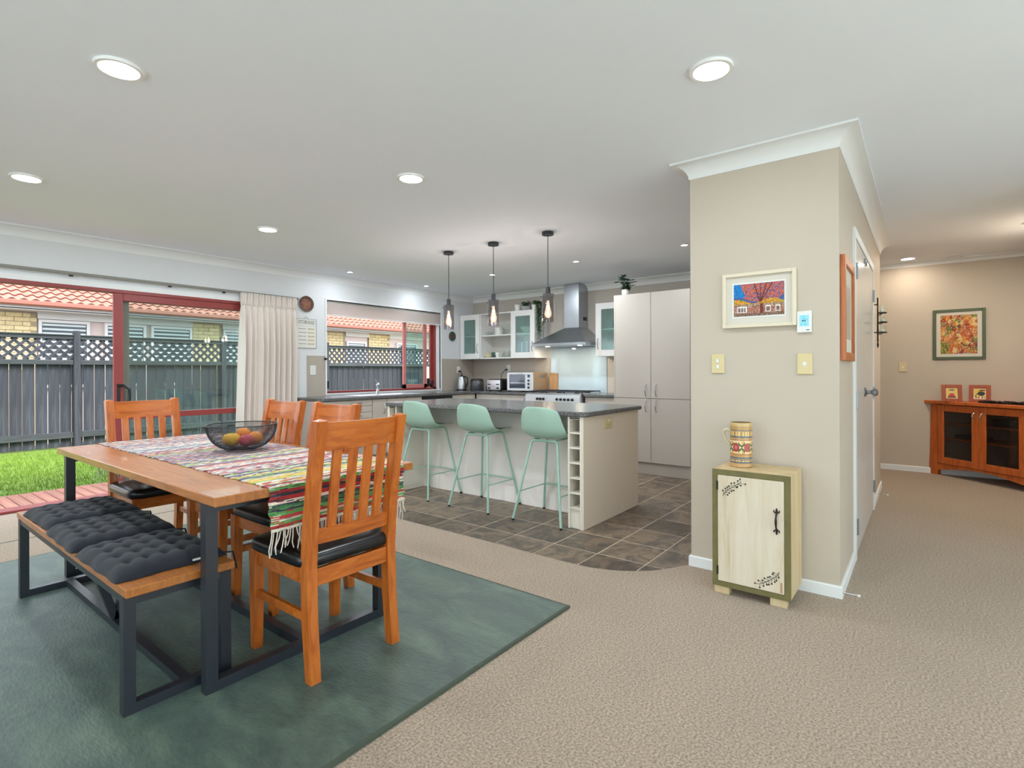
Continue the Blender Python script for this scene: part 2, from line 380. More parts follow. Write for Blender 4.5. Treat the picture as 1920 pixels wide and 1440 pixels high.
def inst(name, mesh, loc, parent, rot=None, scale=None):
    o = bpy.data.objects.new(name, mesh); link(o, parent); o.location = Vector(loc)-ROOT[parent.name]
    if rot: o.rotation_euler = rot
    if scale: o.scale = scale
    return o
def copy_tree(o, parent=None, **props):
    c = o.copy(); COL.objects.link(c)
    if parent is not None: c.parent = parent
    for k, v in props.items(): c[k] = v
    for ch in list(o.children): copy_tree(ch, c)
    ROOT[c.name] = ROOT.get(o.name, Vector((0, 0, 0)))
    return c
def paint(o, fn):               # fn(local centre) -> linear rgb, one colour per face
    me = o.data; a = me.color_attributes.new('Col', 'FLOAT_COLOR', 'CORNER')
    for p in me.polygons:
        c = fn(p.center)
        for li in p.loop_indices: a.data[li].color = (*c, 1)
def solidify(o, t, off=0.):
    m = o.modifiers.new('thickness', 'SOLIDIFY'); m.thickness = t; m.offset = off
def text_mb(txt, size, matrix, depth=.0006):
    cu = bpy.data.curves.new('lettering', 'FONT'); cu.body = txt; cu.size = size; cu.extrude = depth; cu.align_x = 'CENTER'; cu.align_y = 'CENTER'; cu.resolution_u = 2
    o = bpy.data.objects.new('lettering', cu); COL.objects.link(o); dg = bpy.context.evaluated_depsgraph_get(); dg.update()
    me = o.evaluated_get(dg).to_mesh(); mb = MB(); mb.add([matrix @ v.co for v in me.vertices], [tuple(p.vertices) for p in me.polygons])
    bpy.data.objects.remove(o); bpy.data.curves.remove(cu); return mb
def sweep(path, prof, closed=False):             # prof: (out,z) with out measured to the left of the path
    n = len(path); P = []
    for i, p in enumerate(path):
        p = Vector(p); a = Vector(path[i-1]) if (i > 0 or closed) else None; b = Vector(path[(i+1) % n]) if (i < n-1 or closed) else None
        def nl(q, r): d = (r-q).normalized(); return Vector((-d.y, d.x))
        if a is None: m = nl(p, b)
        elif b is None: m = nl(a, p)
        else:
            n1, n2 = nl(a, p), nl(p, b); m = n1+n2; m = m/(1+n1.dot(n2))
        P.append([(p.x+m.x*o, p.y+m.y*o, z) for o, z in prof])
    mb = MB(); k = len(prof)
    v = [q for r in P for q in r]; f = []
    for i in range(n-1 if not closed else n):
        j = (i+1) % n
        for t in range(k): f.append((i*k+t, i*k+(t+1) % k, j*k+(t+1) % k, j*k+t))
    if not closed: f.append(tuple(range(k))[::-1]); f.append(tuple((n-1)*k+t for t in range(k)))
    mb.add(v, f); return mb

# ================================================================ the room
YL, XB, XP, YH, XH, CH_Z = 6.01, 6.70, 3.18, .34, 7.645, 2.4
def edge_x(y):                                    # where carpet meets the kitchen tiles
    pts = [(1.104, 3.2), (1.127, 3.17), (1.17, 3.09), (1.22, 3.004), (1.27, 2.94), (1.33, 2.892), (1.4, 2.846), (1.47, 2.812), (1.55, 2.788), (1.64, 2.775), (1.8, 2.772), (1.98, 2.776), (2.3, 2.785), (7, 2.8)]
    for (a, b), (c, d) in zip(pts, pts[1:]):
        if a <= y <= c: return b+(d-b)*(y-a)/(c-a)
    return pts[0][1] if y < pts[0][0] else pts[-1][1]
def make_floor():
    poly = [(-2.6, -2.6), (4.6, -2.6), (4.6, -.9), (7.7, -.9), (7.7, 2.1), (6.4, 2.1), (6.4, 1.0), (3.24, 1.0)]
    ys = [1.104, 1.127, 1.17, 1.22, 1.27, 1.33, 1.4, 1.47, 1.55, 1.64, 1.8, 1.98, 2.3, 4, 6.01]
    poly += [(edge_x(y), y) for y in ys] + [(-2.6, 6.01)]
    bm = bmesh.new(); vs_ = [bm.verts.new((x, y, 0)) for x, y in poly]; f = bm.faces.new(vs_)
    r = bmesh.ops.extrude_face_region(bm, geom=[f]); bmesh.ops.translate(bm, vec=(0, 0, -.03), verts=[e for e in r['geom'] if isinstance(e, bmesh.types.BMVert)])
    bmesh.ops.triangulate(bm, faces=bm.faces); bmesh.ops.recalc_face_normals(bm, faces=bm.faces)
    me = bpy.data.meshes.new('floor'); bm.to_mesh(me); bm.free(); me.materials.append(MATS['carpet'])
    o = bpy.data.objects.new('floor', me); COL.objects.link(o); o['kind'] = 'structure'; o['label'] = 'beige loop pile carpet covering the dining and hall floor'
make_floor()
kf = struct('floor_kitchen', MB().box(2.7, 6.75, 1.104, 6.01, -.03, -.003), 'grout', 'grout bed under the slate look kitchen tiles')
def kitchen_tiles():
    PX, PY, G = .3325, .3275, .0048; ox, oy = 3.025, 1.328
    full = MB().box(G, PX-G, G, PY-G, -.009, -.001, .002).mesh('floor_tile', 'slate_tile')
    for i in range(-1, 12):
        for j in range(-1, 15):
            x0, y0 = ox+i*PX, oy+j*PY; x1, y1 = x0+PX, y0+PY
            ya, yb = max(y0, 1.104), min(y1, 6.0)
            if yb-ya < .02 or x0 > 6.6: continue
            if 3.8 < x0 and x1 < 4.3 and 2.1 < y0 and y1 < 4.0: continue      # under the island
            if y0 > 5.45 and x0 > 3.5: continue                              # under the sink run
            e = [edge_x(ya+(yb-ya)*k/10) for k in range(11)]
            if min(e) >= x1: continue
            if max(e) <= x0 and yb == y1 and ya == y0: inst('floor_tile', full, (x0, y0, 0), kf); continue
            lo = []
            for k in range(11):
                y = ya+G+(yb-ya-2*G)*k/10; lo.append((min(max(x0+G, edge_x(y)-.004), x1-G-.0005)-x0, y-y0))
            if max(x1-x0-G-p[0] for p in lo) < .012: continue
            poly = [p for p in lo]+[(PX-G, lo[-1][1]), (PX-G, lo[0][1])]
            me = MB().prism(poly, -.009, -.001).mesh('floor_tile', 'slate_tile'); inst('floor_tile', me, (x0, y0, 0), kf)
kitchen_tiles()
struct('ceiling', MB().box(-2.75, 7.8, -2.75, 6.2, CH_Z, CH_Z+.12), 'ceiling_white', 'flat white plasterboard ceiling')
WT = .14
DX0, DX1, DZ = -.3, 3.12, 1.95                     # sliding door opening
WX0, WX1, WZ0, WZ1 = 3.91, 5.93, .89, 2.085         # kitchen window opening
w = MB(); w.box(-2.75, DX0, YL, YL+WT, 0, CH_Z); w.box(DX0, DX1, YL, YL+WT, DZ, CH_Z); w.box(DX1, WX0, YL, YL+WT, 0, CH_Z)
w.box(WX0, WX1, YL, YL+WT, 0, WZ0); w.box(WX0, WX1, YL, YL+WT, WZ1, CH_Z); w.box(WX1, XB+WT, YL, YL+WT, 0, CH_Z)
struct('wall_left', w, 'wall_white', 'white wall with the sliding door and the kitchen window')
struct('wall_back', MB().box(XB, XB+WT, 1.0, YL+WT, 0, CH_Z), 'wall_taupe', 'taupe painted kitchen wall behind the range hood')
struct('wall_pier', MB().box(XP, 6.43, YH, 1.104, 0, CH_Z), 'wall_warm', 'warm white wall block between kitchen and hall')
w = MB().box(XH, XH+WT, -1.0, 2.2, 0, CH_Z); struct('wall_hall_end', w, 'wall_warm', 'warm white end wall of the hall')
struct('wall_hall_side', MB().box(XB+WT, XH, 2.06, 2.2, 0, CH_Z), 'wall_warm', 'warm white wall closing the side hall')
struct('wall_right', MB().box(4.6, XH, -1.04, -.9, 0, CH_Z).box(4.6, 4.74, -2.6, -1.04, 0, CH_Z), 'wall_warm', 'warm white right hand wall of the hall')
# unseen living room walls; glazed openings added and enlarged to let in daylight
w = MB(); w.box(-2.74, -2.6, -2.74, -1.9, 0, CH_Z).box(-2.74, -2.6, 3.4, YL, 0, CH_Z).box(-2.74, -2.6, -1.9, 3.4, 2.3, CH_Z)
struct('wall_behind', w, 'wall_white', 'white living room wall with added wide glazed doors')
w = MB(); w.box(-2.6, -1.9, -2.74, -2.6, 0, CH_Z).box(3.6, 4.74, -2.74, -2.6, 0, CH_Z).box(-1.9, 3.6, -2.74, -2.6, 2.3, CH_Z)
struct('wall_front', w, 'wall_white', 'white living room wall with a front window enlarged for daylight')
def glazing(name, label, a, b, z0, z1, axis, at):
    t = thing(name, label, None, (0, 0, 0), kind='structure')
    def bx(u0, u1, h0, h1, d0, d1): return MB().box(at+d0, at+d1, u0, u1, h0, h1) if axis == 'y' else MB().box(u0, u1, at+d0, at+d1, h0, h1)
    n = 4; st = (b-a)/n
    for k in range(n+1): part('mullion', bx(a+k*st-.03, a+k*st+.03, z0, z1, -.04, .04), 'aluminium_red', t)
    part('head_rail', bx(a, b, z1-.05, z1, -.04, .04), 'aluminium_red', t); part('sill_rail', bx(a, b, z0, z0+.05, -.04, .04), 'aluminium_red', t)
    for k in range(n): part('pane', bx(a+k*st+.03, a+k*st+st-.03, z0+.05, z1-.05, -.003, .003), 'pane', t)
glazing('door_added', 'wide unseen glazed doors added behind the viewer for daylight', -1.9, 3.4, 0, 2.3, 'y', -2.67)  # unseen doors added to bring more daylight onto the ceiling
glazing('window_2', 'unseen front window of the living area, enlarged for daylight', -1.9, 3.6, 0, 2.3, 'x', -2.67)  # unseen window opening enlarged to bounce more daylight inside
# cornices and skirtings
def cove(d=.078, n=6): return [(0, CH_Z), (0, CH_Z-d-.012), (.006, CH_Z-d-.012)]+[(.006+d-(d)*math.cos(PI/2*k/n), CH_Z-.012-d+d*math.sin(PI/2*k/n)) for k in range(n+1)]+[(d+.014, CH_Z-.012), (d+.014, CH_Z)]
struct('trim_1', sweep([(XB, 1.104), (XB, YL), (-2.6, YL)], cove()), 'trim_white', 'white cove cornice over the kitchen and window walls', 30)
struct('trim_2', sweep([(6.43, 1.104+.5), (6.43, YH), (XP, YH), (XP, 1.104), (6.43, 1.104)][1:][::-1], [(-a, z) for a, z in cove()]), 'trim_white', 'white cove cornice around the wall block', 30)
struct('trim_3', sweep([(4.6, -.9), (XH, -.9), (XH, 2.06)], cove(.04)), 'trim_white', 'white cornice of the hall', 30)
SK = [(0, 0), (0, .062), (.008, .062), (.012, .056), (.012, 0)]
struct('baseboard_pier', sweep([(6.43, YH), (5.46, YH)][::-1], [(-a, z) for a, z in SK]), 'trim_white', 'white skirting board beside the far hall door')
struct('baseboard_front', sweep([(3.84, YH), (XP, YH), (XP, 1.104), (XP+.6, 1.104)][::-1], [(-a, z) for a, z in SK]), 'trim_white', 'white skirting board around the end of the wall block')
struct('baseboard_hall', sweep([(4.6, -.9), (XH, -.9), (XH, 2.06)], SK), 'trim_white', 'white skirting board along the hall end wall')
struct('baseboard_left', MB().box(DX1+.06, 3.46, YL-.012, YL, 0, .062), 'trim_white', 'white skirting board beside the curtain')
struct('trim_4', MB().box(-2.6, 2.75, 5.0, 5.012, 0, .004), 'rail_grey', 'thin dark metal joining strip across the carpet')

# ---------------------------------------------------------------- sliding door
d1 = thing('door_1', 'red aluminium sliding door with tall glass panels', None, (1.6, YL, 0), kind='structure')
YD = YL+.05
f = MB(); f.box(DX0, DX1, YL-.008, YL+.12, DZ-.03, DZ); f.box(DX0, DX0+.03, YL, YL+.12, 0, DZ-.03); f.box(DX1-.03, DX1, YL, YL+.12, 0, DZ-.03)
part('frame', f, 'aluminium_red', d1)
part('sill', MB().box(DX0, DX1, YL-.02, YL+.14, 0, .022, .004), 'aluminium_red', d1)
part('reveal', MB().box(DX0-.012, DX1+.012, YL-.012, YL, DZ, DZ+.05), 'trim_white', d1)
def panel(x0, x1, y, m1, pane, handle):
    f = MB(); f.box(x0, x0+.075, y-.018, y+.018, .03, DZ-.03, .003).box(x1-.075, x1, y-.018, y+.018, .03, DZ-.03, .003)
    f.box(x0+.075, x1-.075, y-.018, y+.018, DZ-.10, DZ-.03, .003).box(x0+.075, x1-.075, y-.018, y+.018, .03, .12, .003).box(x0+.075, x1-.075, y-.018, y+.018, .716, .772, .003)
    p = part('sliding_panel', f, m1, d1)
    part('pane', MB().box(x0+.075, x1-.075, y-.003, y+.003, .772, DZ-.10), pane, p); part('pane', MB().box(x0+.075, x1-.075, y-.003, y+.003, .12, .716), pane, p)
    if handle:
        h = MB().box(x0+.022, x0+.048, y-.024, y-.018, .85, 1.06, .003)
        h.tube([(x0+.035, y-.022, 1.045), (x0+.07, y-.06, 1.045), (x0+.105, y-.075, 1.01), (x0+.105, y-.075, .91), (x0+.075, y-.065, .87), (x0+.035, y-.022, .865)], .014, 8)
        part('handle', h, 'black_plastic', p, 40)
panel(1.664, 3.09, YL+.025, 'aluminium_red', 'pane', True)
panel(1.73, 3.09, YL+.085, 'aluminium_grey', 'pane_dark', False)
# curtain rail and curtain
r = thing('curtain_rail', 'grey curtain track above the sliding door', 'curtain rail', (1.3, YL-.05, 2.03))
part('track', MB().box(-.6, 3.5, YL-.062, YL-.04, 2.034, 2.06, .003), 'rail_grey', r)
for x in (-.35, .55, 1.32, 2.1, 2.62): part('glider', MB().box(x, x+.03, YL-.058, YL-.044, 2.018, 2.036, .002), 'black_plastic', r)
for x in (-.5, .8, 2.2, 3.4): part('bracket', MB().box(x, x+.02, YL-.05, YL, 2.045, 2.062), 'rail_grey', r)
def curtain(x0, x1, x0b, x1b, label, folds=10, nx=170, seed=1):
    rn = random.Random(seed); ph = [rn.uniform(-.5, .5) for _ in range(40)]; am = [rn.uniform(.65, 1.2) for _ in range(40)]
    t = thing('curtain', label, 'curtain', ((x0+x1)/2, YL-.09, .03)); P = []
    for j in range(41):
        v = j/40; z = 2.045-v*2.01; row = []
        k = min(1, max(0, (v-.06)/.25))
        for i in range(nx+1):
            u = i/nx; a = x0+(x0b-x0)*v**1.2; b = x1+(x1b-x1)*v**1.2
            ff = folds*u; ii = int(ff); wob = .22*ph[ii]*k
            ang = 2*PI*(ff+wob*math.sin(PI*(ff-ii)))
            if v < .075: d = .012*math.cos(2*ang)+.010*math.cos(ang)            # gathered heading
            else: d = (.013+.036*k)*am[ii]*math.cos(ang)+.012*k*math.sin(.5*ang+ph[ii])
            if .07 < v < .1: d *= .35
            row.append((a+(b-a)*u+.006*math.sin(ang)*k, YL-.092+d, z))
        P.append(row)
    o = part('drape', MB().grid(P), 'curtain_cloth', t, 60); solidify(o, .004)
    hd = [[(x0+(x1-x0)*i/nx, YL-.089+.012*math.cos(4*PI*folds*i/nx)+.010*math.cos(2*PI*folds*i/nx)-.003, 2.045-h) for i in range(nx+1)] for h in (.0, .05, .10, .14)]
    o = part('heading', MB().grid(hd), 'curtain_cloth', t, 60); solidify(o, .004)
curtain(2.80, 3.46, 2.74, 3.43, 'pale grey pleated curtain drawn to the side of the sliding door')

# ---------------------------------------------------------------- kitchen window
w1 = thing('window_1', 'red framed kitchen window above the sink', None, (4.92, YL, WZ0), kind='structure')
f = MB(); f.box(WX0-.02, WX1+.02, YL-.012, YL+.10, WZ1, WZ1+.02).box(WX0-.02, WX0, YL-.012, YL+.10, WZ0-.015, WZ1).box(WX1, WX1+.02, YL-.012, YL+.10, WZ0-.015, WZ1).box(WX0, WX1, YL-.012, YL+.10, WZ0-.015, WZ0)
part('reveal', f, 'trim_white', w1)
f = MB(); y0, y1 = YL+.055, YL+.105
f.box(WX0, WX0+.045, y0, y1, WZ0, WZ1).box(WX1-.095, WX1-.045, y0, y1, WZ0, WZ1).box(WX0, WX1, y0, y1, WZ1-.04, WZ1).box(WX0, WX1, y0, y1, WZ0, WZ0+.028)
part('frame', f, 'aluminium_red', w1)
part('frame_liner', MB().box(WX1-.045, WX1, YL+.02, y1, WZ0, WZ1), 'trim_white', w1)
def sash(x0, x1, y, m, pane, name='sash'):
    f = MB().box(x0, x0+.05, y-.014, y+.014, WZ0+.03, WZ1-.04).box(x1-.05, x1, y-.014, y+.014, WZ0+.03, WZ1-.04).box(x0, x1, y-.014, y+.014, WZ0+.03, WZ0+.085).box(x0, x1, y-.014, y+.014, WZ1-.09, WZ1-.04)
    p = part(name, f, m, w1); part('pane', MB().box(x0+.05, x1-.05, y-.002, y+.002, WZ0+.085, WZ1-.09), pane, p); return p
p = sash(5.22, 5.68, YL+.062, 'aluminium_pink', 'pane_dark'); sash(5.25, 5.84, YL+.095, 'aluminium_red', 'pane_dark')
part('latch', MB().box(5.69, 5.73, YL+.03, YL+.06, .95, 1.06, .004), 'black_plastic', p); part('latch', MB().box(5.775, 5.80, YL+.02, YL+.06, .93, 1.03, .004), 'black_plastic', p)
part('hinge', MB().box(3.955, 3.975, YL+.04, YL+.06, .95, 1.05, .003), 'black_plastic', p)
b = thing('roller_blind', 'half rolled pale roller blind across the top of the kitchen window', 'blind', (4.92, YL+.02, 1.89))
part('tube', MB().cyl((WX0+.01, YL+.02, 2.058), .022, WX1-WX0-.02, 14, 'x'), 'rail_grey', b, 40)
part('fabric', MB().box(WX0+.01, WX1-.01, YL-.004, YL-.0025, 1.895, 2.055), 'blind_cloth', b); part('bottom_bar', MB().box(WX0+.01, WX1-.01, YL-.009, YL+.001, 1.885, 1.90, .003), 'cabinet_white', b)

# ---------------------------------------------------------------- hall doors on the wall block
d2 = thing('door_2', 'white double cupboard doors in the hall wall with silver knob', None, (4.62, YH, 0), kind='structure')
f = MB(); f.box(3.845, 3.90, YH-.014, YH, 0, 2.045).box(5.345, 5.40, YH-.014, YH, 0, 2.045).box(3.90, 5.345, YH-.014, YH, 1.99, 2.045)
part('architrave', f, 'trim_white', d2)
for x0, x1, hx in ((3.903, 4.62, 3.90), (4.624, 5.342, 5.345)):
    l = part('door_leaf', MB().box(x0, x1, YH-.008, YH+.02, .012, 1.987, .002), 'door_white', d2)
    for z in (.2, .98, 1.78):
        part('hinge', MB().box(hx-.018, hx+.018, YH-.0165, YH-.008, z-.05, z+.05, .001).cyl((hx, YH-.018, z-.05), .006, .1, 8), 'steel_dark', l)
kn = MB(); zk = 1.01; xk = 4.53
kn.lathe([(.034, 0), (.034, -.006), (.022, -.012), (.012, -.018), (.012, -.038), (.022, -.048), (.028, -.06), (.026, -.072), (.015, -.08), (0, -.081)], (xk, YH-.008, zk), 20, 'y')
part('knob', kn, 'steel_dark', d2, 40)
for x in (4.56, 4.68): part('catch', MB().box(x-.012, x+.012, YH-.018, YH-.008, 1.93, 1.965, .002), 'steel_dark', d2)

# ================================================================ ceiling lamps
def downlight(x, y, r, watts, mat, rimmat, label, group, col=(.86, .94, 1.0), h=.012):
    t = thing('downlight', label, 'ceiling light', (x, y, CH_Z), 0, group, local=True)
    part('rim', MB().lathe([(r*1.22, 0), (r*1.2, -h), (r, -h), (r*.97, -h*.4), (r*.97, 0)], (0, 0, 0), 28), rimmat, t, 30)
    part('diffuser', MB().lathe([(r*.97, -.001), (r*.97, -h*.6), (0, -h*.6)], (0, 0, 0), 28), mat, t, 30)
    ld = bpy.data.lights.new('downlight_lamp', 'AREA'); ld.shape = 'DISK'; ld.size = r*2; ld.energy = watts; ld.color = col
    lo = bpy.data.objects.new('downlight_lamp', ld); link(lo, t); lo.location = (0, 0, -h-.004)
    return t
big = [(.73, 2.565, 'large lit ceiling downlight nearest the viewer on the left'), (2.216, .682, 'large lit ceiling downlight nearest the wall block cornice'), (.78, 4.46, 'large lit ceiling downlight closest to the left picture edge'),
       (2.28, 2.57, 'large lit ceiling downlight in the middle of the room'), (2.336, 4.46, 'large lit ceiling downlight in front of the curtain')]
for x, y, l in big: downlight(x, y, .07, BIG_W*(.5 if y < 1 else (1.25 if x > 2 or y > 4 else .8)), 'lamp_lit', 'lamp_rim', l, 'large downlights of the dining room')
for x, y, l in ((-1.0, 2.56, 'large unseen ceiling downlight behind the viewer near the glazed doors'), (.73, -1.3, 'large unseen ceiling downlight behind the viewer near the front window')): downlight(x, y, .07, BIG_W*.5, 'lamp_lit', 'lamp_rim', l, 'unseen downlights behind the viewer')  # unseen lamps that fill light from behind the viewer
small = [(3.98, 5.607, 'small kitchen downlight above the left end of the window'), (5.31, 5.666, 'small kitchen downlight above the right end of the window'), (5.22, 4.352, 'small kitchen downlight behind the middle pendant'),
         (5.175, 3.088, 'small kitchen downlight in front of the range hood'), (5.16, 1.85, 'small kitchen downlight beside the wall block edge')]
for x, y, l in small: downlight(x, y, .032, SMALL_W*(.25 if y > 5.5 else (.4 if y < 2 else 1)), 'lamp_small', 'chrome', l, 'small kitchen downlights', h=.006)
downlight(7.32, .133, .062, HALL_W, 'lamp_lit', 'lamp_rim', 'lit ceiling downlight in the hall above the light switch', 'hall downlights', (1, .86, .68))
downlight(7.15, 1.45, .062, HALL_W, 'lamp_lit', 'lamp_rim', 'added unseen downlight in the side hall round the corner', 'hall downlights', (1, .86, .68))  # unseen lamp added to light the hall
downlight(6.2, -.74, .062, 14, 'lamp_lit', 'lamp_rim', 'added unseen downlight over the right side of the hall', 'hall downlights', (1, .92, .79))  # lamp added outside the view to brighten the hall end
v = thing('ceiling_vent', 'pale round air vent on the hall ceiling', 'vent', (7.45, -.27, CH_Z-.03), local=True)
part('cone', MB().lathe([(.085, .03), (.08, .018), (.06, .012), (.055, .03)], n=24), 'trim_white', v, 30); part('cap', MB().lathe([(.05, .012), (.045, 0), (0, -.002)], n=24), 'trim_white', v, 30)
def pendant(x, y, label):
    t = thing('pendant_lamp', label, 'pendant lamp', (x, y, 1.60), 0, 'pendant lamps over the island', local=True)
    part('ceiling_rose', MB().cyl((0, 0, .772), .052, .028, 24), 'black_metal', t, 40)
    part('cord', MB().cyl((0, 0, .30), .0032, .475, 8), 'black_plastic', t)
    part('socket', MB().lathe([(.0, .31), (.02, .31), (.021, .3), (.021, .245), (.018, .24), (.018, .19), (0, .19)], n=20), 'black_metal', t, 40)
    sh = part('shade', MB().lathe([(.052, 0), (.055, 0), (.055, .25), (.018, .251), (.018, .248), (.052, .247)], n=32, closed=True), 'pane_smoke', t, 40)
    for a in (0, 2.1, 4.2): part('shade_pin', MB().tube([(.05*math.cos(a), .05*math.sin(a), .225), (.066*math.cos(a), .066*math.sin(a), .225)], .004, 8), 'black_metal', sh)
    part('bulb', MB().lathe([(.009, .19), (.011, .17), (.020, .13), (.030, .085), (.031, .07), (.026, .052), (.012, .04), (0, .038)], n=18), 'bulb_warm', t, 40)
    part('filament', MB().tube([(.006, 0, .06), (.008, 0, .15)], .0022, 6).tube([(-.006, .003, .06), (-.008, .003, .15)], .0022, 6).tube([(0, -.006, .06), (0, -.008, .15)], .0022, 6), 'filament', t)
    ld = bpy.data.lights.new('pendant_bulb_light', 'POINT'); ld.energy = 9; ld.color = (1, .90, .78); ld.shadow_soft_size = .013
    lo = bpy.data.objects.new('pendant_bulb_light', ld); link(lo, t); lo.location = (0, 0, .085)
pendant(3.936, 3.866, 'smoky glass pendant lamp nearest the window'); pendant(3.926, 3.258, 'smoky glass pendant lamp in the middle of three'); pendant(3.925, 2.63, 'smoky glass pendant lamp nearest the range hood')

# ================================================================ outside
struct('ground', MB().box(-14, 26, -16, 30, -.6, -.22), 'earth', 'bare ground around the house')
struct('ground_bounce', MB().box(-9, 8, -9, YL+WT, -.2, -.04).box(-9, 16, YL+WT, YL+WT+.05, -.2, -.06), 'patio_bounce', 'pale slab under the house, added unseen to bounce daylight indoors')  # pale ground outside the unseen openings, added to bounce daylight onto the ceiling
dk = thing('deck', 'reddish timber deck of narrow boards outside the sliding door', 'deck', (1.6, 6.6, -.06))
part('joist', MB().box(-.9, 4.3, 6.25, 6.33, -.16, -.05).box(-.9, 4.3, 6.85, 6.93, -.16, -.05), 'deck_wood', dk)
bm_ = MB().box(0, .088, 6.16, 7.03, -.052, -.024, .003).mesh('deck_board', 'deck_wood')
for k in range(54): inst('deck_board', bm_, (-.8+k*.0935, random.uniform(-.006, .006), 0), dk)
# lawn
lw_ = MB(); lw_.add([(-5, 7.0, -.06), (14, 7.0, -.06), (14, 10.3, .06), (-5, 10.3, .06)], [(0, 1, 2, 3)])
for q in ((-5, 7.0), (14, 7.0)): pass
struct('ground_lawn', lw_, 'lawn', 'soil and turf under the lawn')
def grass():
    mb = MB(); rn = random.Random(3)
    for k in range(26000):
        x = rn.uniform(.2, 4.6); y = rn.uniform(7.07, 9.85); z = -.06+(y-7.0)/3.3*.12-.005
        dense = 1 if y < 9.5 else .4
        if rn.random() > dense: continue
        a = rn.uniform(0, 2*PI); h = rn.uniform(.025, .055); w = .005; l = rn.uniform(-.02, .02)
        dx, dy = w*math.cos(a), w*math.sin(a)
        mb.add([(x-dx, y-dy, z), (x+dx, y+dy, z), (x+l, y+l*.7, z+h)], [(0, 1, 2)])
    solo('lawn_grass', mb, 'grass_blade', 'short bright green lawn between deck and fence', 'grass', kind='stuff')
grass()
# fence
fe = thing('fence', 'weathered grey paling fence topped with diagonal lattice', 'fence', (5, 10, .05)); YF = 10.0
pm = MB().box(.004, .133, 0, .018, 0, 1.24, .002).mesh('paling', 'fence_wood')
for k in range(64): inst('paling', pm, (.6+k*.1375+random.uniform(-.003, .003), YF+.02+random.uniform(0, .004), .07), fe)
for x in (.16, 2.26, 4.36, 6.46, 8.56): part('post', MB().box(x, x+.082, YF-.05, YF+.035, -.1, 1.79, .006), 'fence_wood', fe)
for a, b in ((.24, 2.26), (2.342, 4.36), (4.442, 6.46), (6.542, 8.56), (8.642, 9.5)):
    for z0, z1, y in ((1.285, 1.355, -.035), (1.66, 1.715, -.035), (.2, .29, -.03)): part('rail', MB().box(a, b, YF+y, YF+.018, z0, z1, .004), 'rail_wood', fe)
    part('cap_rail', MB().box(a, b, YF-.055, YF+.04, 1.712, 1.728, .003), 'rail_wood', fe)
    n = int((b-a+.31)/.122)
    for sgn, yy in ((1, -.012), (-1, .001)):
        for k in range(-2, n+3):
            u0 = a+k*.122 if sgn > 0 else a+k*.122+.305; u1 = u0+sgn*.305; z0, z1 = 1.355, 1.66
            lo, hi = (u0, u1)
            def clip(u0, z0, u1, z1):
                t0, t1 = 0., 1.; du = u1-u0
                ta, tb = (a-u0)/du, (b-u0)/du
                if ta > tb: ta, tb = tb, ta
                t0 = max(t0, ta); t1 = min(t1, tb)
                return None if t1-t0 < .06 else ((u0+du*t0, z0+(z1-z0)*t0), (u0+du*t1, z0+(z1-z0)*t1))
            c = clip(u0, z0, u1, z1)
            if c: part('lattice_slat', MB().bar((c[0][0], YF+yy, c[0][1]), (c[1][0], YF+yy, c[1][1]), .010, .036), 'fence_wood', fe)
# neighbour's house
ho = thing('house', 'neighbouring house with yellow brick and pink clay tile roof', 'house', (6, 12.2, 0)); YW = 12.2
part('wall', MB().box(-3, 15, YW+.05, YW+.25, -.1, 2.25), 'clad_pink', ho)
bricks = [(.78, 2.263), (4.76, 5.354), (7.58, 8.507), (9.27, 9.985)]
bk = MB().box(0, .207, 0, .05, 0, .066, .003).mesh('brick', 'brick_face'); bh = MB().box(0, .0985, 0, .05, 0, .066, .003).mesh('brick', 'brick_face')
for a, b in bricks:
    part('mortar_panel', MB().box(a, b, YW+.008, YW+.06, -.1, 2.2), 'brick_mortar', ho)
    z = 1.21; row = 0
    while z+.07 < 2.21:
        x = a+(.1085 if row % 2 else 0)
        if row % 2: inst('brick', bh, (a, YW, z), ho)
        while x+.207 <= b+.01: inst('brick', bk, (x, YW, z), ho); x += .217
        if b-x > .06: inst('brick', bh, (min(x, b-.0985), YW, z), ho)
        z += .0765; row += 1
def house_window(x0, x1, zt):
    f = MB(); f.box(x0-.045, x0, YW-.02, YW+.06, .9, zt+.05).box(x1, x1+.045, YW-.02, YW+.06, .9, zt+.05).box(x0, x1, YW-.02, YW+.06, zt, zt+.05).box(x0, x1, YW-.02, YW+.06, .9, .95)
    p = part('window', f, 'house_white', ho); part('pane', MB().box(x0, x1, YW+.02, YW+.03, .95, zt), 'window_dark', p)
    for k in range(9): part('blind_slat', MB().box(x0+.01, x1-.01, YW+.004, YW+.012, zt-.055-k*.075, zt-.02-k*.075), 'slat_white', p)
for a, b, zt in ((2.327, 2.958, 2.05), (3.276, 3.86, 2.05), (4.038, 4.70, 2.05), (5.42, 6.1, 2.05), (8.589, 9.134, 1.93), (10.3, 11.0, 1.95)): house_window(a, b, zt)
for a, b in ((2.27, 4.755), (5.36, 7.57), (8.515, 9.265), (9.99, 15)): part('frieze_board', MB().box(a, b, YW-.02, YW+.05, 2.11, 2.23), 'house_white', ho)
part('soffit', MB().box(-3, 15, YW-.36, YW+.05, 2.225, 2.25), 'soffit_white', ho); part('fascia', MB().box(-3, 15, YW-.36, YW-.335, 2.235, 2.36), 'house_white', ho)
gp_ = [(YW-.36, 2.30), (YW-.44, 2.285), (YW-.46, 2.31), (YW-.46, 2.365), (YW-.445, 2.375), (YW-.36, 2.375)]
part('gutter', MB().prismx(gp_, -3, 15), 'gutter_brown', ho)
th = math.radians(20)
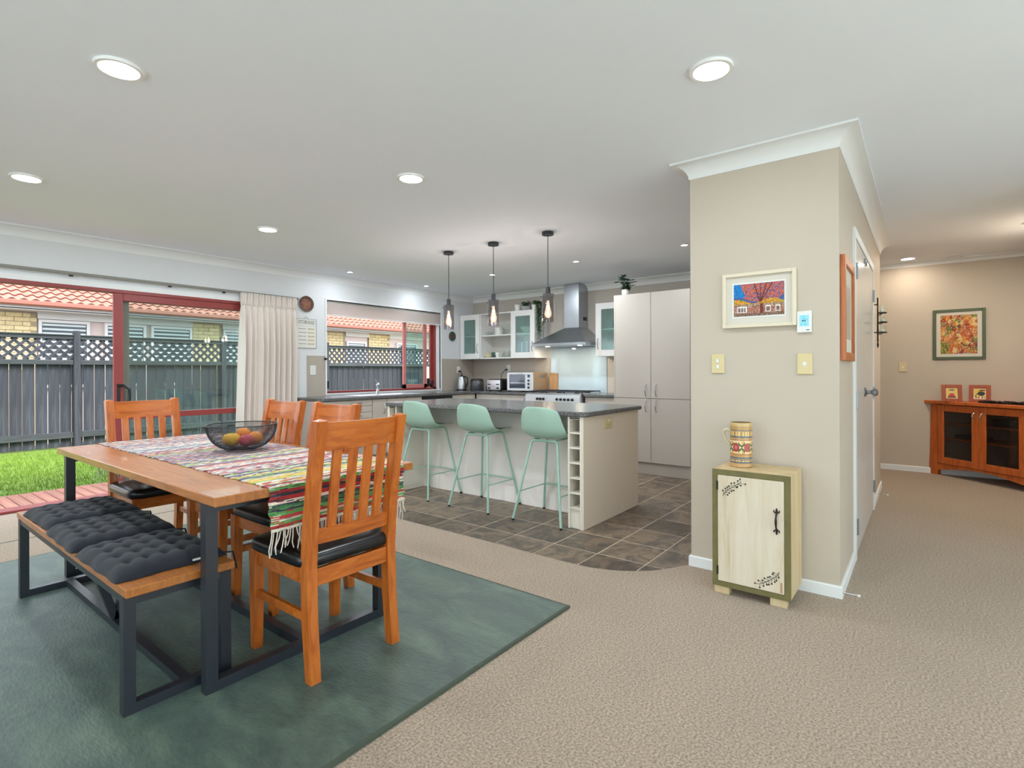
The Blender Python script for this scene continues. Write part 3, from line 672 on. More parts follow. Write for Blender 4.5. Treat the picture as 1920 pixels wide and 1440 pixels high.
def roof_tile(x0, n=2, wv=.15, L=.335):
    mb = MB(); P = []; Q = []
    for i in range(n*8+1):
        x = x0+i*wv/8; h = .034*(.5-.5*math.cos(2*PI*i/8))
        P.append([(x, 0, h), (x, L, h)]); Q.append([(x, 0, h-.03), (x, L, h-.012)])
    m = len(P); v = [p for r in P for p in r]+[p for r in Q for p in r]; f = []
    for i in range(m-1):
        f += [(2*i, 2*i+2, 2*i+3, 2*i+1), (2*m+2*i, 2*m+2*i+1, 2*m+2*i+3, 2*m+2*i+2), (2*i, 2*m+2*i, 2*m+2*i+2, 2*i+2)]
    return mb.add(v, f)
rm = roof_tile(0).mesh('roof_tile', 'roof_tile_clay', 50); rm.materials.append(MATS['roof_tile_shade'])
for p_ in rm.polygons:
    if abs(p_.normal.y) > .9: p_.material_index = 1  # front faces take a darker colour standing in for their shade
def rpos(s_, up=0.): return YW-.42+s_*math.cos(th), 2.375+s_*math.sin(th)+up
rest = MB(); r_base = MB()
for row in range(9):
    y, z = rpos(row*.3)
    for k in range(60):
        x = -3+k*.3
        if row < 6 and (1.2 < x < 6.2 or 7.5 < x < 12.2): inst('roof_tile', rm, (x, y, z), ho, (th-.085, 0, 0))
        else:
            t_ = roof_tile(x); ca, sa = math.cos(th-.085), math.sin(th-.085)
            rest.add([(p[0], y+p[1]*ca-p[2]*sa, z+p[1]*sa+p[2]*ca) for p in t_.v], t_.f)
part('roof_tiles', rest, 'roof_tile_clay', ho, 50, kind='stuff')
(ya, za), (yb, zb) = rpos(-.02, -.03), rpos(3.0, -.03)
part('roof_deck', MB().add([(-3, ya, za), (15, ya, za), (15, yb, zb), (-3, yb, zb)], [(0, 1, 2, 3)]), 'roof_tile_shade', ho)

# ================================================================ rug and dining group
RG = .0128
rg = thing('rug', 'large dark green rug under the dining table', 'rug', (1.0, 2.9, 0))
part('pile', MB().box(-.25, 2.235, 1.395, 4.44, .002, .012), 'rug_pile', rg)
part('binding', sweep([(-.25, 1.395), (2.235, 1.395), (2.235, 4.44), (-.25, 4.44)], [(0, .001), (0, .0125), (-.012, .011), (-.014, .001)], True), 'rug_edge', rg)
TZ = .735
tb = thing('dining_table', 'oak topped dining table on a black square tube frame', 'table', (1.27, 2.945, RG))
part('table_top', MB().box(.82, 1.72, 1.93, 3.96, TZ-.034, TZ, .003), 'table_wood', tb)
for x in (.852, 1.61):
    for y in (2.05, 3.84): part('leg', MB().box(x-.021, x+.021, y-.021, y+.021, RG, TZ-.034), 'black_metal', tb)
for y in (2.05, 3.84):
    part('foot_bar', MB().box(.873, 1.589, y-.02, y+.02, RG, RG+.038), 'black_metal', tb); part('top_bar', MB().box(.873, 1.589, y-.02, y+.02, TZ-.072, TZ-.034), 'black_metal', tb)
part('stretcher', MB().box(1.215, 1.25, 2.07, 3.82, RG, RG+.036), 'black_metal', tb)

BZ = .447
bn = thing('bench', 'oak topped bench on a black square tube frame', 'bench', (.785, 2.9, RG))
part('bench_top', MB().box(.608, .962, 2.09, 3.72, BZ-.03, BZ, .003), 'table_wood', bn)
for x in (.628, .942):
    for y in (2.14, 3.68): part('leg', MB().box(x-.018, x+.018, y-.02, y+.02, RG, BZ-.03), 'black_metal', bn)
for y in (2.14, 3.68):
    part('foot_bar', MB().box(.646, .924, y-.018, y+.018, RG, RG+.034), 'black_metal', bn); part('top_bar', MB().box(.646, .924, y-.018, y+.018, BZ-.065, BZ-.03), 'black_metal', bn)
part('stretcher', MB().box(.797, .832, 2.158, 3.662, RG, RG+.032), 'black_metal', bn)
part('brace', MB().bar((.70, 2.93, BZ-.03), (.812, 2.93, RG+.03), .03, .034), 'black_metal', bn); part('brace', MB().bar((.90, 2.93, BZ-.03), (.818, 2.93, RG+.03), .03, .034), 'black_metal', bn)
part('side_rail', MB().box(.612, .64, 2.16, 3.66, BZ-.055, BZ-.03), 'black_metal', bn); part('side_rail', MB().box(.93, .958, 2.16, 3.66, BZ-.055, BZ-.03), 'black_metal', bn)
def cushion(y0, y1, x0, x1, label, seed, rz):
    rn = random.Random(seed); t = thing('bench_cushion', label, 'cushion', ((x0+x1)/2, (y0+y1)/2, BZ), rz, 'tufted cushions on the bench', local=True)
    W, D = x1-x0, y1-y0; N, K = 64, 56; top = []; H = .052; bu, bv = 6, 5
    for i in range(N+1):
        row = []
        for j in range(K+1):
            u, v = 2*i/N-1, 2*j/K-1
            e = max(0, 1-abs(u)**7)**.5*max(0, 1-abs(v)**7)**.5
            fu, fv = (u+1)/2*bu, (v+1)/2*bv
            off = .25*((int(fv)) % 2)*0
            du, dv = abs(fu-round(fu))*2, abs(fv-round(fv))*2
            pu = (1-(1-min(1, du)))**.7; puff = (math.sin(PI*(fu % 1))*.55+.45*math.sin(PI*(fv % 1)))
            dip = math.exp(-((fu-round(fu))**2+(fv-round(fv))**2)/.035)
            z = H*e*(.80+.20*puff-.22*dip*(1 if 0 < round(fu) < bu and 0 < round(fv) < bv else 0))
            wx = 1+.012*math.sin(v*9+seed); wy = 1+.015*math.sin(u*7+seed*2)
            row.append((u*W/2*wx, v*D/2*wy, max(.004, z)))
        top.append(row)
    mb = MB().grid(top); n = len(mb.v)
    bot = [[(p[0], p[1], .0015) for p in r] for r in top]; mb.grid(bot)
    idx = lambda i, j: i*(K+1)+j
    for i in range(N): mb.f += [(idx(i, 0), idx(i+1, 0), n+idx(i+1, 0), n+idx(i, 0)), (idx(i, K), idx(i+1, K), n+idx(i+1, K), n+idx(i, K))]
    for j in range(K): mb.f += [(idx(0, j), idx(0, j+1), n+idx(0, j+1), n+idx(0, j)), (idx(N, j), idx(N, j+1), n+idx(N, j+1), n+idx(N, j))]
    part('pad', mb, 'navy_cloth', t, 70)
    part('care_label', MB().box(.06, .10, -D/2-.002, -D/2+.002, .012, .019), 'white_plastic', t)
    part('tie', MB().tube([(W/2-.02, D/2-.02, .012), (W/2+.02, D/2+.01, .006), (W/2+.045, D/2-.03, -.02), (W/2+.05, D/2-.05, -.08)], .004, 6), 'navy_cloth', t); part('tie', MB().tube([(W/2-.02, -D/2+.02, .012), (W/2+.03, -D/2+.01, .004), (W/2+.05, -D/2+.02, -.07)], .004, 6), 'navy_cloth', t)
cushion(3.15, 3.61, .615, .995, 'dark tufted bench cushion furthest from the viewer', 1, .02); cushion(2.675, 3.125, .60, .985, 'dark tufted bench cushion in the middle of the three', 2, -.02); cushion(2.175, 2.645, .60, .965, 'dark tufted bench cushion nearest the viewer', 3, .015)

def chair(label, x, y, rz):
    t = thing('dining_chair', label, 'chair', (x, y, RG), rz, 'orange timber dining chairs', local=True)
    HW = .187
    for s in (-1, 1):
        pts = [(-.218, 0), (-.196, .22), (-.19, .42), (-.205, .60), (-.235, .80), (-.268, .975)]     # y,z of the raked rear post
        mb = MB(); w, d = .021, .021
        P = []
        for k, (yy, zz) in enumerate(pts):
            dd = d*(1.08 if 1 <= k <= 3 else .95); P.append([(s*HW-w, yy-dd, zz), (s*HW+w, yy-dd, zz), (s*HW+w, yy+dd, zz), (s*HW-w, yy+dd, zz)])
        v = [q for r in P for q in r]; f = [(0, 1, 2, 3), tuple(range(len(v)-4, len(v)))]
        for k in range(len(P)-1):
            for a in range(4): f.append((4*k+a, 4*k+(a+1) % 4, 4*k+4+(a+1) % 4, 4*k+4+a))
        v2 = len(v); mb.add(v, f); q = P[-1]; c = ((q[0][0]+q[2][0])/2, (q[0][1]+q[2][1])/2, q[0][2]+.008)
        mb.add(q+[c], [(0, 1, 4), (1, 2, 4), (2, 3, 4), (3, 0, 4)]); part('rear_post', mb, 'chair_wood', t)
        a, b = .017, .0235
        part('front_leg', MB().hexa([(s*HW-a, .205-a, 0), (s*HW+a, .205-a, 0), (s*HW+a, .205+a, 0), (s*HW-a, .205+a, 0)], [(s*HW-b, .2-b, .42), (s*HW+b, .2-b, .42), (s*HW+b, .2+b, .42), (s*HW-b, .2+b, .42)]), 'chair_wood', t)
        part('side_apron', MB().box(s*HW-.011, s*HW+.011, -.17, .18, .355, .415, .002), 'chair_wood_cross', t)
        part('side_stretcher', MB().box(s*HW-.010, s*HW+.010, -.178, .188, .215, .248, .002), 'chair_wood_cross', t)
    part('rear_apron', MB().box(-HW+.02, HW-.02, -.205, -.18, .345, .41, .002), 'chair_wood_cross', t); part('front_apron', MB().box(-HW+.02, HW-.02, .185, .208, .355, .415, .002), 'chair_wood_cross', t)
    def bowed(z0, z1, y0, y1, th_, bow, n=10):
        A = []; 
        for i in range(n+1):
            u = 2*i/n-1; x = u*(HW-.018); q = bow*(1-u*u)
            A.append([(x, y0-q-th_, z0), (x, y1-q-th_, z1), (x, y1-q+th_, z1), (x, y0-q+th_, z0)])
        mb = MB(); v = [p for r in A for p in r]; f = [(0, 1, 2, 3), tuple(range(4*n, 4*n+4))]
        for i in range(n):
            for a in range(4): f.append((4*i+a, 4*i+(a+1) % 4, 4*i+4+(a+1) % 4, 4*i+4+a))
        return mb.add(v, f)
    part('crest_rail', bowed(.862, .968, -.246, -.262, .011, .018), 'chair_wood_cross', t, 40)
    part('lower_rail', bowed(.505, .56, -.197, -.202, .011, .012), 'chair_wood_cross', t, 40)
    for k in range(4):
        u = (-.6+.4*k); x = u*(HW-.012); q = .014*(1-u*u)
        part('back_slat', MB().hexa([(x-.018, -.2-q-.007, .55), (x+.018, -.2-q-.007, .55), (x+.018, -.2-q+.007, .55), (x-.018, -.2-q+.007, .55)], [(x-.018, -.247-q-.007, .875), (x+.018, -.247-q-.007, .875), (x+.018, -.247-q+.007, .875), (x-.018, -.247-q+.007, .875)]), 'chair_wood', t)
    part('seat', MB().sellip((0, .012, .442), (.222, .222, .034), .45, .28, 40, 12), 'black_vinyl', t, 60)
    return t
chair('timber dining chair at the near end with its slatted back to the viewer', 1.298, 2.018, 0)
chair('timber dining chair at the far end of the table facing the viewer', 1.292, 3.83, PI)
chair('timber dining chair on the window side nearest the viewer', 1.512, 2.64, PI/2)
chair('timber dining chair on the window side nearest the curtain', 1.512, 3.185, PI/2)

# woven runner with fringe
def runner():
    t = thing('table_runner', 'striped rag woven table runner with white fringe draped over the table', 'table runner', (1.32, 2.945, TZ))
    rn = random.Random(11); X0, X1 = 1.01, 1.655
    path = []                                     # (y,z) along the length
    e = .012
    for z in [x*.004 for x in range(40)]: path.append((1.93-.006-.0, TZ-.165+z))
    for k in range(6): a = PI*k/10; path.append((1.93-.006+.010*(1-math.cos(a)), TZ-.006+.0105*math.sin(a)))
    n = 420
    for k in range(n+1): path.append((1.94+(3.95-1.94)*k/n, TZ+.0045+.0006*math.sin(k*.4)))
    for k in range(6): a = PI/2+PI*k/10; path.append((3.966-.010-.010*math.cos(a)*1.0, TZ-.006+.0105*math.sin(a)))
    for z in [x*.004 for x in range(30)]: path.append((3.966, TZ-.008-z))
    NX = 64; P = []
    for j, (y, z) in enumerate(path):
        wx = .004*math.sin(j*.21)+.003*math.sin(j*.57+1); hang = max(0, TZ-.01-z)
        P.append([(X0+wx+(X1-X0)*i/NX, y+(-.5 if y < 2.5 else .5)*hang*.10*(1+.5*math.sin(i*.35)), z+(.0012*math.sin(i*.9+j*1.3) if hang == 0 else 0)) for i in range(NX+1)])
    o = part('cloth', MB().grid(P), 'woven', t, 70)
    muted = [S(206, 200, 192), S(176, 100, 94), S(126, 118, 134), S(216, 206, 196), S(190, 126, 116), S(104, 106, 122), S(200, 164, 156), S(86, 88, 104), S(182, 180, 180), S(164, 76, 72), S(200, 190, 186), S(160, 144, 158)]
    vivid = [S(214, 184, 90), S(96, 88, 116), S(200, 140, 156), S(216, 206, 192), S(140, 170, 86), S(176, 66, 62), S(70, 72, 92), S(206, 150, 90), S(190, 176, 172)]
    drape = [S(168, 44, 46), S(60, 62, 76), S(206, 196, 182), S(160, 40, 44), S(64, 118, 72), S(196, 120, 110), S(48, 48, 58), S(186, 62, 56), S(214, 176, 92), S(92, 150, 84), S(150, 36, 42), S(220, 208, 192)]
    stripes = []
    L = len(path); j = 0
    while j < L:
        wdt = rn.choice([1, 2, 2, 3, 3, 4]); pal = drape if (path[j][0] < 1.97 or path[j][0] > 3.95) else (vivid if path[j][0] < 2.35 else muted)
        if path[j][0] > 2.3 and rn.random() < .12: pal = vivid
        stripes += [rn.choice(pal)]*wdt; j += wdt
    for jj in range(L):
        if jj < 3: stripes[jj] = S(224, 216, 200)
        if 2.17 < path[jj][0] < 2.195: stripes[jj] = S(140, 176, 84)
        if 2.07 < path[jj][0] < 2.105: stripes[jj] = S(216, 180, 84)
    me = o.data; ca = me.color_attributes.new('Col', 'FLOAT_COLOR', 'CORNER')
    for p in me.polygons:
        j = min(p.index//NX, L-1); rr = random.Random(p.index//3*7+1)
        c = stripes[j]; q = rr.random()
        if q < .16: c = stripes[max(0, min(L-1, j+rr.choice([-4, -3, 3, 4])))]
        elif q < .24: c = tuple(x*.45 for x in c)
        elif q < .32: c = tuple(min(1, x*1.35+.05) for x in c)
        for li in p.loop_indices: ca.data[li].color = (*c, 1)
    solidify(o, .004, 1)
    fr = MB()
    for end, (yy, zz, sg) in enumerate(((1.915, TZ-.165, -1), (3.978, TZ-.125, 1))):
        for k in range(60):
            x = X0+(X1-X0)*(k+.5)/60+rn.uniform(-.004, .004); l = rn.uniform(.05, .11); dx = rn.uniform(-.018, .018); dy = rn.uniform(-.012, .012)
            fr.tube([(x, yy, zz+.004), (x+dx*.3, yy+dy*.6, zz-l*.35), (x+dx, yy+dy, zz-l*.7), (x+dx*1.1+rn.uniform(-.008, .008), yy+dy, zz-l)], .0022, 5)
    part('fringe', fr, 'fringe_cord', t, 60, kind='stuff')
runner()
# wire bowl and fruit
def bowl():
    cx, cy, z0 = 1.40, 2.955, TZ+.0108; R, Hh = .176, .137
    t = thing('wire_bowl', 'black wire mesh fruit bowl on the runner', 'bowl', (cx, cy, z0), local=True)
    def pt(a, s): 
        ang = s*PI/2*.98; r = .045+(R-.045)*math.sin(ang)**.9; return (r*math.cos(a), r*math.sin(a), .002+Hh*(1-math.cos(ang)))
    mb = MB(); n = 116
    for sg in (-1, 1):
        for k in range(n):
            a0 = 2*PI*k/n; pts = [pt(a0+sg*s*1.15, s) for s in [i/14 for i in range(15)]]; mb.tube(pts, .0010, 3, False)
    part('mesh', mb, 'black_metal', t)
    ring = lambda r, z, th_: MB().lathe([(r+th_*math.cos(2*PI*i/8), z+th_*math.sin(2*PI*i/8)) for i in range(8)], n=48, closed=True)
    part('rim', ring(R, Hh, .003), 'black_metal', t, 60); part('foot_ring', ring(.045, .003, .003), 'black_metal', t, 60)
    def fruit(name, mat, label, x, y, z, r, sq=1.):
        f = thing(name, label, 'fruit', (cx+x, cy+y, z0+z-r), 0, 'fruit in the wire bowl', local=True)
        part('flesh', MB().sellip((0, 0, r), (r, r, r*sq), .96, 1, 24, 14), mat, f, 80); part('stem_scar', MB().lathe([(.005, 2*r*1.0-.002-(1-sq)*r), (.003, 2*r-(1-sq)*r+.0015), (0, 2*r-(1-sq)*r+.001)], n=8), 'leaf_dark', f)
    rt = (.612, -.791); fw = (.791, .612)
    pl = lambda a, b: (rt[0]*a+fw[0]*b, rt[1]*a+fw[1]*b)
    for nm, mt, lb, a, b, z, r in (('lemon', 'yellow_skin', 'yellow citrus on the left side of the wire bowl', -.062, -.012, .054, .037), ('orange', 'yellow_skin', 'golden citrus at the front of the wire bowl', -.018, -.055, .060, .036),
        ('orange', 'orange_skin', 'orange at the back of the wire bowl, topmost', -.004, .02, .083, .036), ('orange', 'orange_skin', 'orange on the right side of the wire bowl', .066, .012, .060, .039), ('apple', 'pink_skin', 'pink red fruit low at the right front of the wire bowl', .052, -.058, .056, .036)):
        x, y = pl(a, b); fruit(nm, mt, lb, x, y, z, r, .95)
bowl()

# ================================================================ kitchen
def rounded(x0, x1, y0, y1, r=.03, n=4, which=(1, 1, 1, 1)):
    out = []
    for (cx, cy, a), w_ in zip(((x1-r, y1-r, 0), (x0+r, y1-r, PI/2), (x0+r, y0+r, PI), (x1-r, y0+r, 1.5*PI)), which):
        if w_: out += [(cx+r*math.cos(a+PI/2*k/n), cy+r*math.sin(a+PI/2*k/n)) for k in range(n+1)]
        else: out.append((x1 if a in (0, 1.5*PI) else x0, y1 if a in (0, PI/2) else y0))
    return out
def slab(poly, z0, z1, b=.006):
    cx = sum(p[0] for p in poly)/len(poly); cy = sum(p[1] for p in poly)/len(poly); n = len(poly)
    def sh(d): 
        out = []
        for i, p in enumerate(poly):
            a, q = Vector(poly[i-1]), Vector(poly[(i+1) % n]); p = Vector(p); e1 = (p-a).normalized(); e2 = (q-p).normalized()
            n1 = Vector((-e1.y, e1.x)); n2 = Vector((-e2.y, e2.x)); m = (n1+n2)/(1+n1.dot(n2)); out.append((p.x+m.x*d, p.y+m.y*d))
        return out
    L = [(sh(b), z0), (poly, z0+b), (poly, z1-b), (sh(b), z1)]
    v = [(x, y, z) for pl, z in L for x, y in pl]; f = [tuple(range(n))[::-1], tuple(range(3*n, 4*n))]
    for k in range(3):
        for i in range(n): f.append((k*n+i, k*n+(i+1) % n, (k+1)*n+(i+1) % n, (k+1)*n+i))
    return MB().add(v, f)
def bow_handle(p, length, out, vert=True, along='y', r=.0045):
    x, y, z = p; pts = []
    for k in range(9):
        t = k/8; s_ = math.sin(PI*t)**.6*.028
        if vert: pts.append((x+out[0]*s_, y+out[1]*s_, z-length/2+length*t))
        elif along == 'y': pts.append((x+out[0]*s_, y-length/2+length*t, z))
        else: pts.append((x-length/2+length*t, y+out[1]*s_, z))
    mb = MB().tube(pts, [r*1.7, r, r, r*1.2, r*1.5, r*1.2, r, r, r*1.7], 8)
    return mb
IT = .866
isl = thing('kitchen_island', 'cream kitchen island with open bottle racks at both ends', 'kitchen island', (3.86, 3.07, 0))
part('end_panel', MB().box(3.39, 4.33, 1.965, 1.983, 0, IT-.036, .001), 'island_end', isl); part('end_panel', MB().box(3.39, 4.33, 4.157, 4.175, 0, IT-.036, .001), 'island_end', isl)
part('front_panel', MB().box(3.745, 3.765, 2.098, 4.042, 0, IT-.036), 'island_front', isl); part('top_rail', MB().box(3.738, 3.745, 2.098, 4.042, .70, IT-.036), 'island_front', isl)
part('body', MB().box(3.765, 4.31, 1.983, 4.157, .1, IT-.036), 'cabinet_beige', isl); part('kickboard', MB().box(3.765, 4.26, 1.983, 4.157, 0, .1), 'cabinet_beige', isl)
for k in range(4):
    y0 = 1.99+k*.541; d = part('door', MB().box(4.31, 4.328, y0, y0+.537, .11, IT-.045, .002), 'cabinet_beige', isl); part('handle', bow_handle((4.328, y0+.06, .72), .12, (1, 0)), 'chrome', d, 60)
for ya, yb in ((1.983, 2.098), (4.042, 4.157)):
    r = part('bottle_rack', MB().box(3.39, 3.745, ya, ya+.014, 0, IT-.036).box(3.39, 3.745, yb-.014, yb, 0, IT-.036), 'rack_cream', isl)
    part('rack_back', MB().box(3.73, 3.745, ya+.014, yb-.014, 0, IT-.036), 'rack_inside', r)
    for k in range(8):
        z = IT-.05 if k == 7 else .15+k*.1115; part('rack_shelf', MB().box(3.392, 3.73, ya+.014, yb-.014, z-.006, z+.006), 'rack_cream', r)
    part('rack_plinth', MB().box(3.405, 3.42, ya+.014, yb-.014, 0, .144), 'rack_cream', r)
solo('island_worktop', slab(rounded(3.365, 4.37, 1.93, 4.21, .05), IT-.036, IT, .008), 'worktop_granite', 'dark speckled worktop on the island', 'worktop', 40)
def switch_plate(name, label, face, c, w=.072, h=.112, mat='ivory_plastic', buttons=1, group=None, wide=False, cat='switch'):
    # face: outward normal axis, c: centre on the wall surface
    ax, sg = face; t = thing(name, label, cat, c, 0, group, local=True)
    def bx(u0, u1, z0, z1, d0, d1, r=.002):
        a, b = sorted((sg*d0, sg*d1)); return MB().box(a, b, u0, u1, z0, z1, r) if ax == 'x' else MB().box(u0, u1, a, b, z0, z1, r)
    part('plate', bx(-w/2, w/2, -h/2, h/2, .0005, .009, .003), mat, t)
    for k in range(buttons):
        z = (k-(buttons-1)/2)*-.032; u = 0
        if wide: u = (k-(buttons-1)/2)*.03; z = .02
        part('rocker', bx(u-.008, u+.008, z-.011, z+.011, .009, .012, .002), 'white_plastic', t)
    if cat == 'power socket':
        for u in ((-.02, .02) if wide else (0,)):
            for du, dz in ((-.006, -.012), (.006, -.012), (0, -.026)): part('slot', bx(u+du-.0015, u+du+.0015, dz-.004, dz+.004, .009, .0095, 0), 'black_plastic', t)
switch_plate('power_socket', 'cream double power socket on the island end panel', ('y', -1), (3.776, 1.965, .758), .13, .083, 'ivory_plastic', 2, wide=True, cat='power socket')

def stool(y, label):
    t = thing('bar_stool', label, 'bar stool', (3.52, y, 0), 0, 'mint bar stools at the island', local=True)
    # shell: s runs from the front lip over the seat and up the back
    prof = [(.205, .655), (.17, .662), (.10, .655), (.02, .645), (-.06, .641), (-.12, .648), (-.165, .672), (-.195, .715), (-.212, .765), (-.226, .82), (-.237, .868), (-.243, .898)]
    hw = [.150, .178, .196, .204, .208, .208, .206, .202, .194, .182, .165, .128]; P = []; n = 20
    for k, (x, z) in enumerate(prof):
        s = k/(len(prof)-1); row = []
        for i in range(n+1):
            u = 2*i/n-1; back = min(1, max(0, (s-.35)/.3)); seat = 1-back
            lift = (.030*seat*(1 if k > 1 else .5)+.055*min(1, back*2)*(1 if s < .7 else .0))*abs(u)**2.6
            fwd = .075*back*abs(u)**2.2
            rnd = -.028*abs(u)**4 if k == len(prof)-1 else 0
            row.append((x+fwd-(.012*abs(u)**3 if k == 0 else 0), hw[k]*u, z+lift*(1-back*.7)+rnd))
        P.append(row)
    o = part('shell', MB().grid(P), 'mint_plastic', t, 80); solidify(o, .009); sb = o.modifiers.new('round', 'SUBSURF'); sb.levels = 1; sb.render_levels = 2
    def arc(p0, p1, p2, r=.03, m=5):
        p0, p1, p2 = Vector(p0), Vector(p1), Vector(p2); a = (p0-p1).normalized(); b = (p2-p1).normalized(); q0, q2 = p1+a*r, p1+b*r
        return [tuple((1-t_)**2*q0+2*t_*(1-t_)*p1+t_*t_*q2) for t_ in [i/m for i in range(m+1)]]
    for nm, xf, xt, zt in (('rear_leg_frame', -.215, -.10, .625), ('front_leg_frame', .215, .115, .632)):
        a, b, c_, d_ = (xf, -.222, .008), (xt, -.118, zt), (xt, .118, zt), (xf, .222, .008)
        part(nm, MB().tube([a]+arc(a, b, c_)+arc(b, c_, d_)+[d_], .0095, 10), 'mint_metal', t, 60)
        for q in (a, d_): part('foot_cap', MB().cyl((q[0], q[1], 0), .011, .014, 10), 'black_plastic', t)
    fz = .225; k = (fz-.008)/(.62); yy = .222-(.222-.118)*k; xa = -.215+.115*k; xb = .215-.10*k
    part('foot_rail', MB().tube([(xb, -yy, fz), (xb, yy, fz)], .0065, 8), 'mint_metal', t, 60)
    for s in (-1, 1): part('side_rail', MB().tube([(xa, s*yy, fz), (xb, s*yy, fz)], .0055, 8), 'mint_metal', t, 60)
    for s in (-1, 1): part('seat_support', MB().tube([(-.10, s*.10, .63), (.115, s*.10, .636)], .008, 8), 'mint_metal', t, 60)
stool(3.735, 'mint green bar stool furthest along the island by the dining table'); stool(3.03, 'mint green bar stool in the middle of three'); stool(2.33, 'mint green bar stool nearest the bottle rack end')

WTZ = .86
L_ = [(3.45, 6.005), (3.45, 5.50), (3.46, 5.46), (3.50, 5.42), (6.10, 5.42), (6.10, 4.462), (6.695, 4.462), (6.695, 6.005)]
solo('sink_worktop', slab(L_, WTZ-.036, WTZ, .006), 'worktop_granite', 'dark speckled worktop running under the window and along the back wall', 'worktop', 40)
solo('side_worktop', slab([(6.10, 2.848), (6.695, 2.848), (6.695, 3.535), (6.10, 3.535)], WTZ-.036, WTZ, .006), 'worktop_granite', 'short dark speckled worktop between range and tall pantry', 'worktop', 40)
def base_unit(name, label, x0, x1, y0, y1, front, n, kind, cat='cabinet'):
    # front 'y' faces -Y at y0, front 'x' faces -X at x0
    t = thing(name, label, cat, ((x0+x1)/2, (y0+y1)/2, 0), 0, 'kitchen base units')
    part('body', MB().box(x0, x1, y0+(.02 if front == 'y' else 0), y1, .12, WTZ-.037) if front == 'y' else MB().box(x0+.02, x1, y0, y1, .12, WTZ-.037), 'cabinet_beige', t)
    part('kickboard', MB().box(x0, x1, y0+.06, y1, 0, .12) if front == 'y' else MB().box(x0+.06, x1, y0, y1, 0, .12), 'cabinet_beige', t)
    if kind == 'drawer':
        hs = [(.125, .37), (.374, .585), (.589, .665), (.669, .742), (.746, .818)][-n:] if n < 5 else [(.125, .37), (.374, .585), (.589, .665), (.669, .742), (.746, .818)]
        for a, b in hs:
            d = part('drawer', MB().box(x0+.002, x1-.002, y0, y0+.02, a, b, .002), 'cabinet_beige', t); part('handle', bow_handle(((x0+x1)/2+.12, y0, (a+b)/2), .16, (0, -1), False, 'x'), 'chrome', d, 60)
    else:
        for k in range(n):
            if front == 'y':
                w_ = (x1-x0)/n; a = x0+k*w_; d = part('door', MB().box(a+.002, a+w_-.002, y0, y0+.02, .125, .818, .002), 'cabinet_beige', t); part('handle', bow_handle((a+w_-.05, y0, .7), .13, (0, -1)), 'chrome', d, 60)
            else:
                w_ = (y1-y0)/n; a = y0+k*w_; d = part('door', MB().box(x0, x0+.02, a+.002, a+w_-.002, .125, .818, .002), 'cabinet_beige', t); part('handle', bow_handle((x0, a+.05, .7), .13, (-1, 0)), 'chrome', d, 60)
    return t
base_unit('drawer_cabinet', 'cream drawer cabinet at the free end of the sink run', 3.48, 4.19, 5.45, 6.0, 'y', 5, 'drawer')
base_unit('base_cabinet', 'narrow cream base cabinet beside the drawer cabinet', 4.194, 4.42, 5.45, 6.0, 'y', 1, 'door'); base_unit('sink_cabinet', 'cream base cabinet under the sink and window', 4.424, 5.02, 5.45, 6.0, 'y', 2, 'door')
dw = thing('dishwasher', 'built in dishwasher with dark top strip beside the sink cabinet', 'dishwasher', (5.32, 5.72, 0)); part('front', MB().box(5.024, 5.62, 5.45, 6.0, .1, .775), 'cabinet_white', dw); part('gap_strip', MB().box(5.024, 5.62, 5.452, 6.0, .777, .82), 'black_plastic', dw); part('kickboard', MB().box(5.024, 5.62, 5.5, 6.0, 0, .1), 'cabinet_beige', dw)  # black strip stands for the shaded gap under the worktop
base_unit('corner_cabinet', 'cream base cabinet in the kitchen corner', 5.624, 6.12, 5.45, 6.0, 'y', 1, 'door'); base_unit('base_cabinet', 'cream base cabinet between the corner and the range', 6.13, 6.69, 4.47, 5.44, 'x', 2, 'door'); base_unit('base_cabinet', 'cream base cabinet between the range and the pantry', 6.13, 6.69, 2.85, 3.53, 'x', 1, 'door')
solo('cabinet_end_panel', MB().box(3.46, 3.478, 5.44, 6.0, 0, WTZ-.037), 'cabinet_beige', 'cream end panel closing the sink run beside the curtain', 'cabinet panel')
sk = thing('sink', 'steel sink bowl set into the worktop below the window', 'sink', (4.55, 5.72, WTZ)); part('rim', MB().box(4.05, 5.05, 5.52, 5.54, WTZ, WTZ+.004).box(4.05, 5.05, 5.90, 5.92, WTZ, WTZ+.004).box(4.05, 4.07, 5.54, 5.90, WTZ, WTZ+.004).box(5.03, 5.05, 5.54, 5.90, WTZ, WTZ+.004), 'steel', sk); part('drainer', MB().box(4.07, 5.03, 5.54, 5.90, WTZ, WTZ+.0015), 'steel', sk)
tp = thing('tap', 'chrome mixer tap at the sink', 'tap', (4.60, 5.87, WTZ+.004))
part('body', MB().lathe([(.028, 0), (.028, .006), (.021, .012), (.02, .10), (.022, .105), (.022, .125), (.012, .135), (0, .136)], (4.60, 5.87, WTZ+.004), 16), 'chrome', tp, 50)
part('spout', MB().tube([(4.60, 5.87, .93), (4.57, 5.83, .985), (4.54, 5.78, 1.005), (4.52, 5.75, .985)], [.014, .013, .012, .012], 10), 'chrome', tp, 60); part('lever', MB().tube([(4.60, 5.87, .99), (4.575, 5.86, 1.03), (4.55, 5.845, 1.055)], [.01, .007, .006], 8), 'chrome', tp, 60)
solo('splash_panel', MB().box(3.637, WX0-.022, YL-.006, YL, WTZ, 1.368), 'splash_taupe', 'taupe splashback panel left of the kitchen window', 'splashback'); solo('splash_panel', MB().box(WX1+.022, XB-.002, YL-.006, YL, WTZ, 1.366), 'splash_taupe', 'taupe splashback panel in the kitchen corner right of the window', 'splashback')
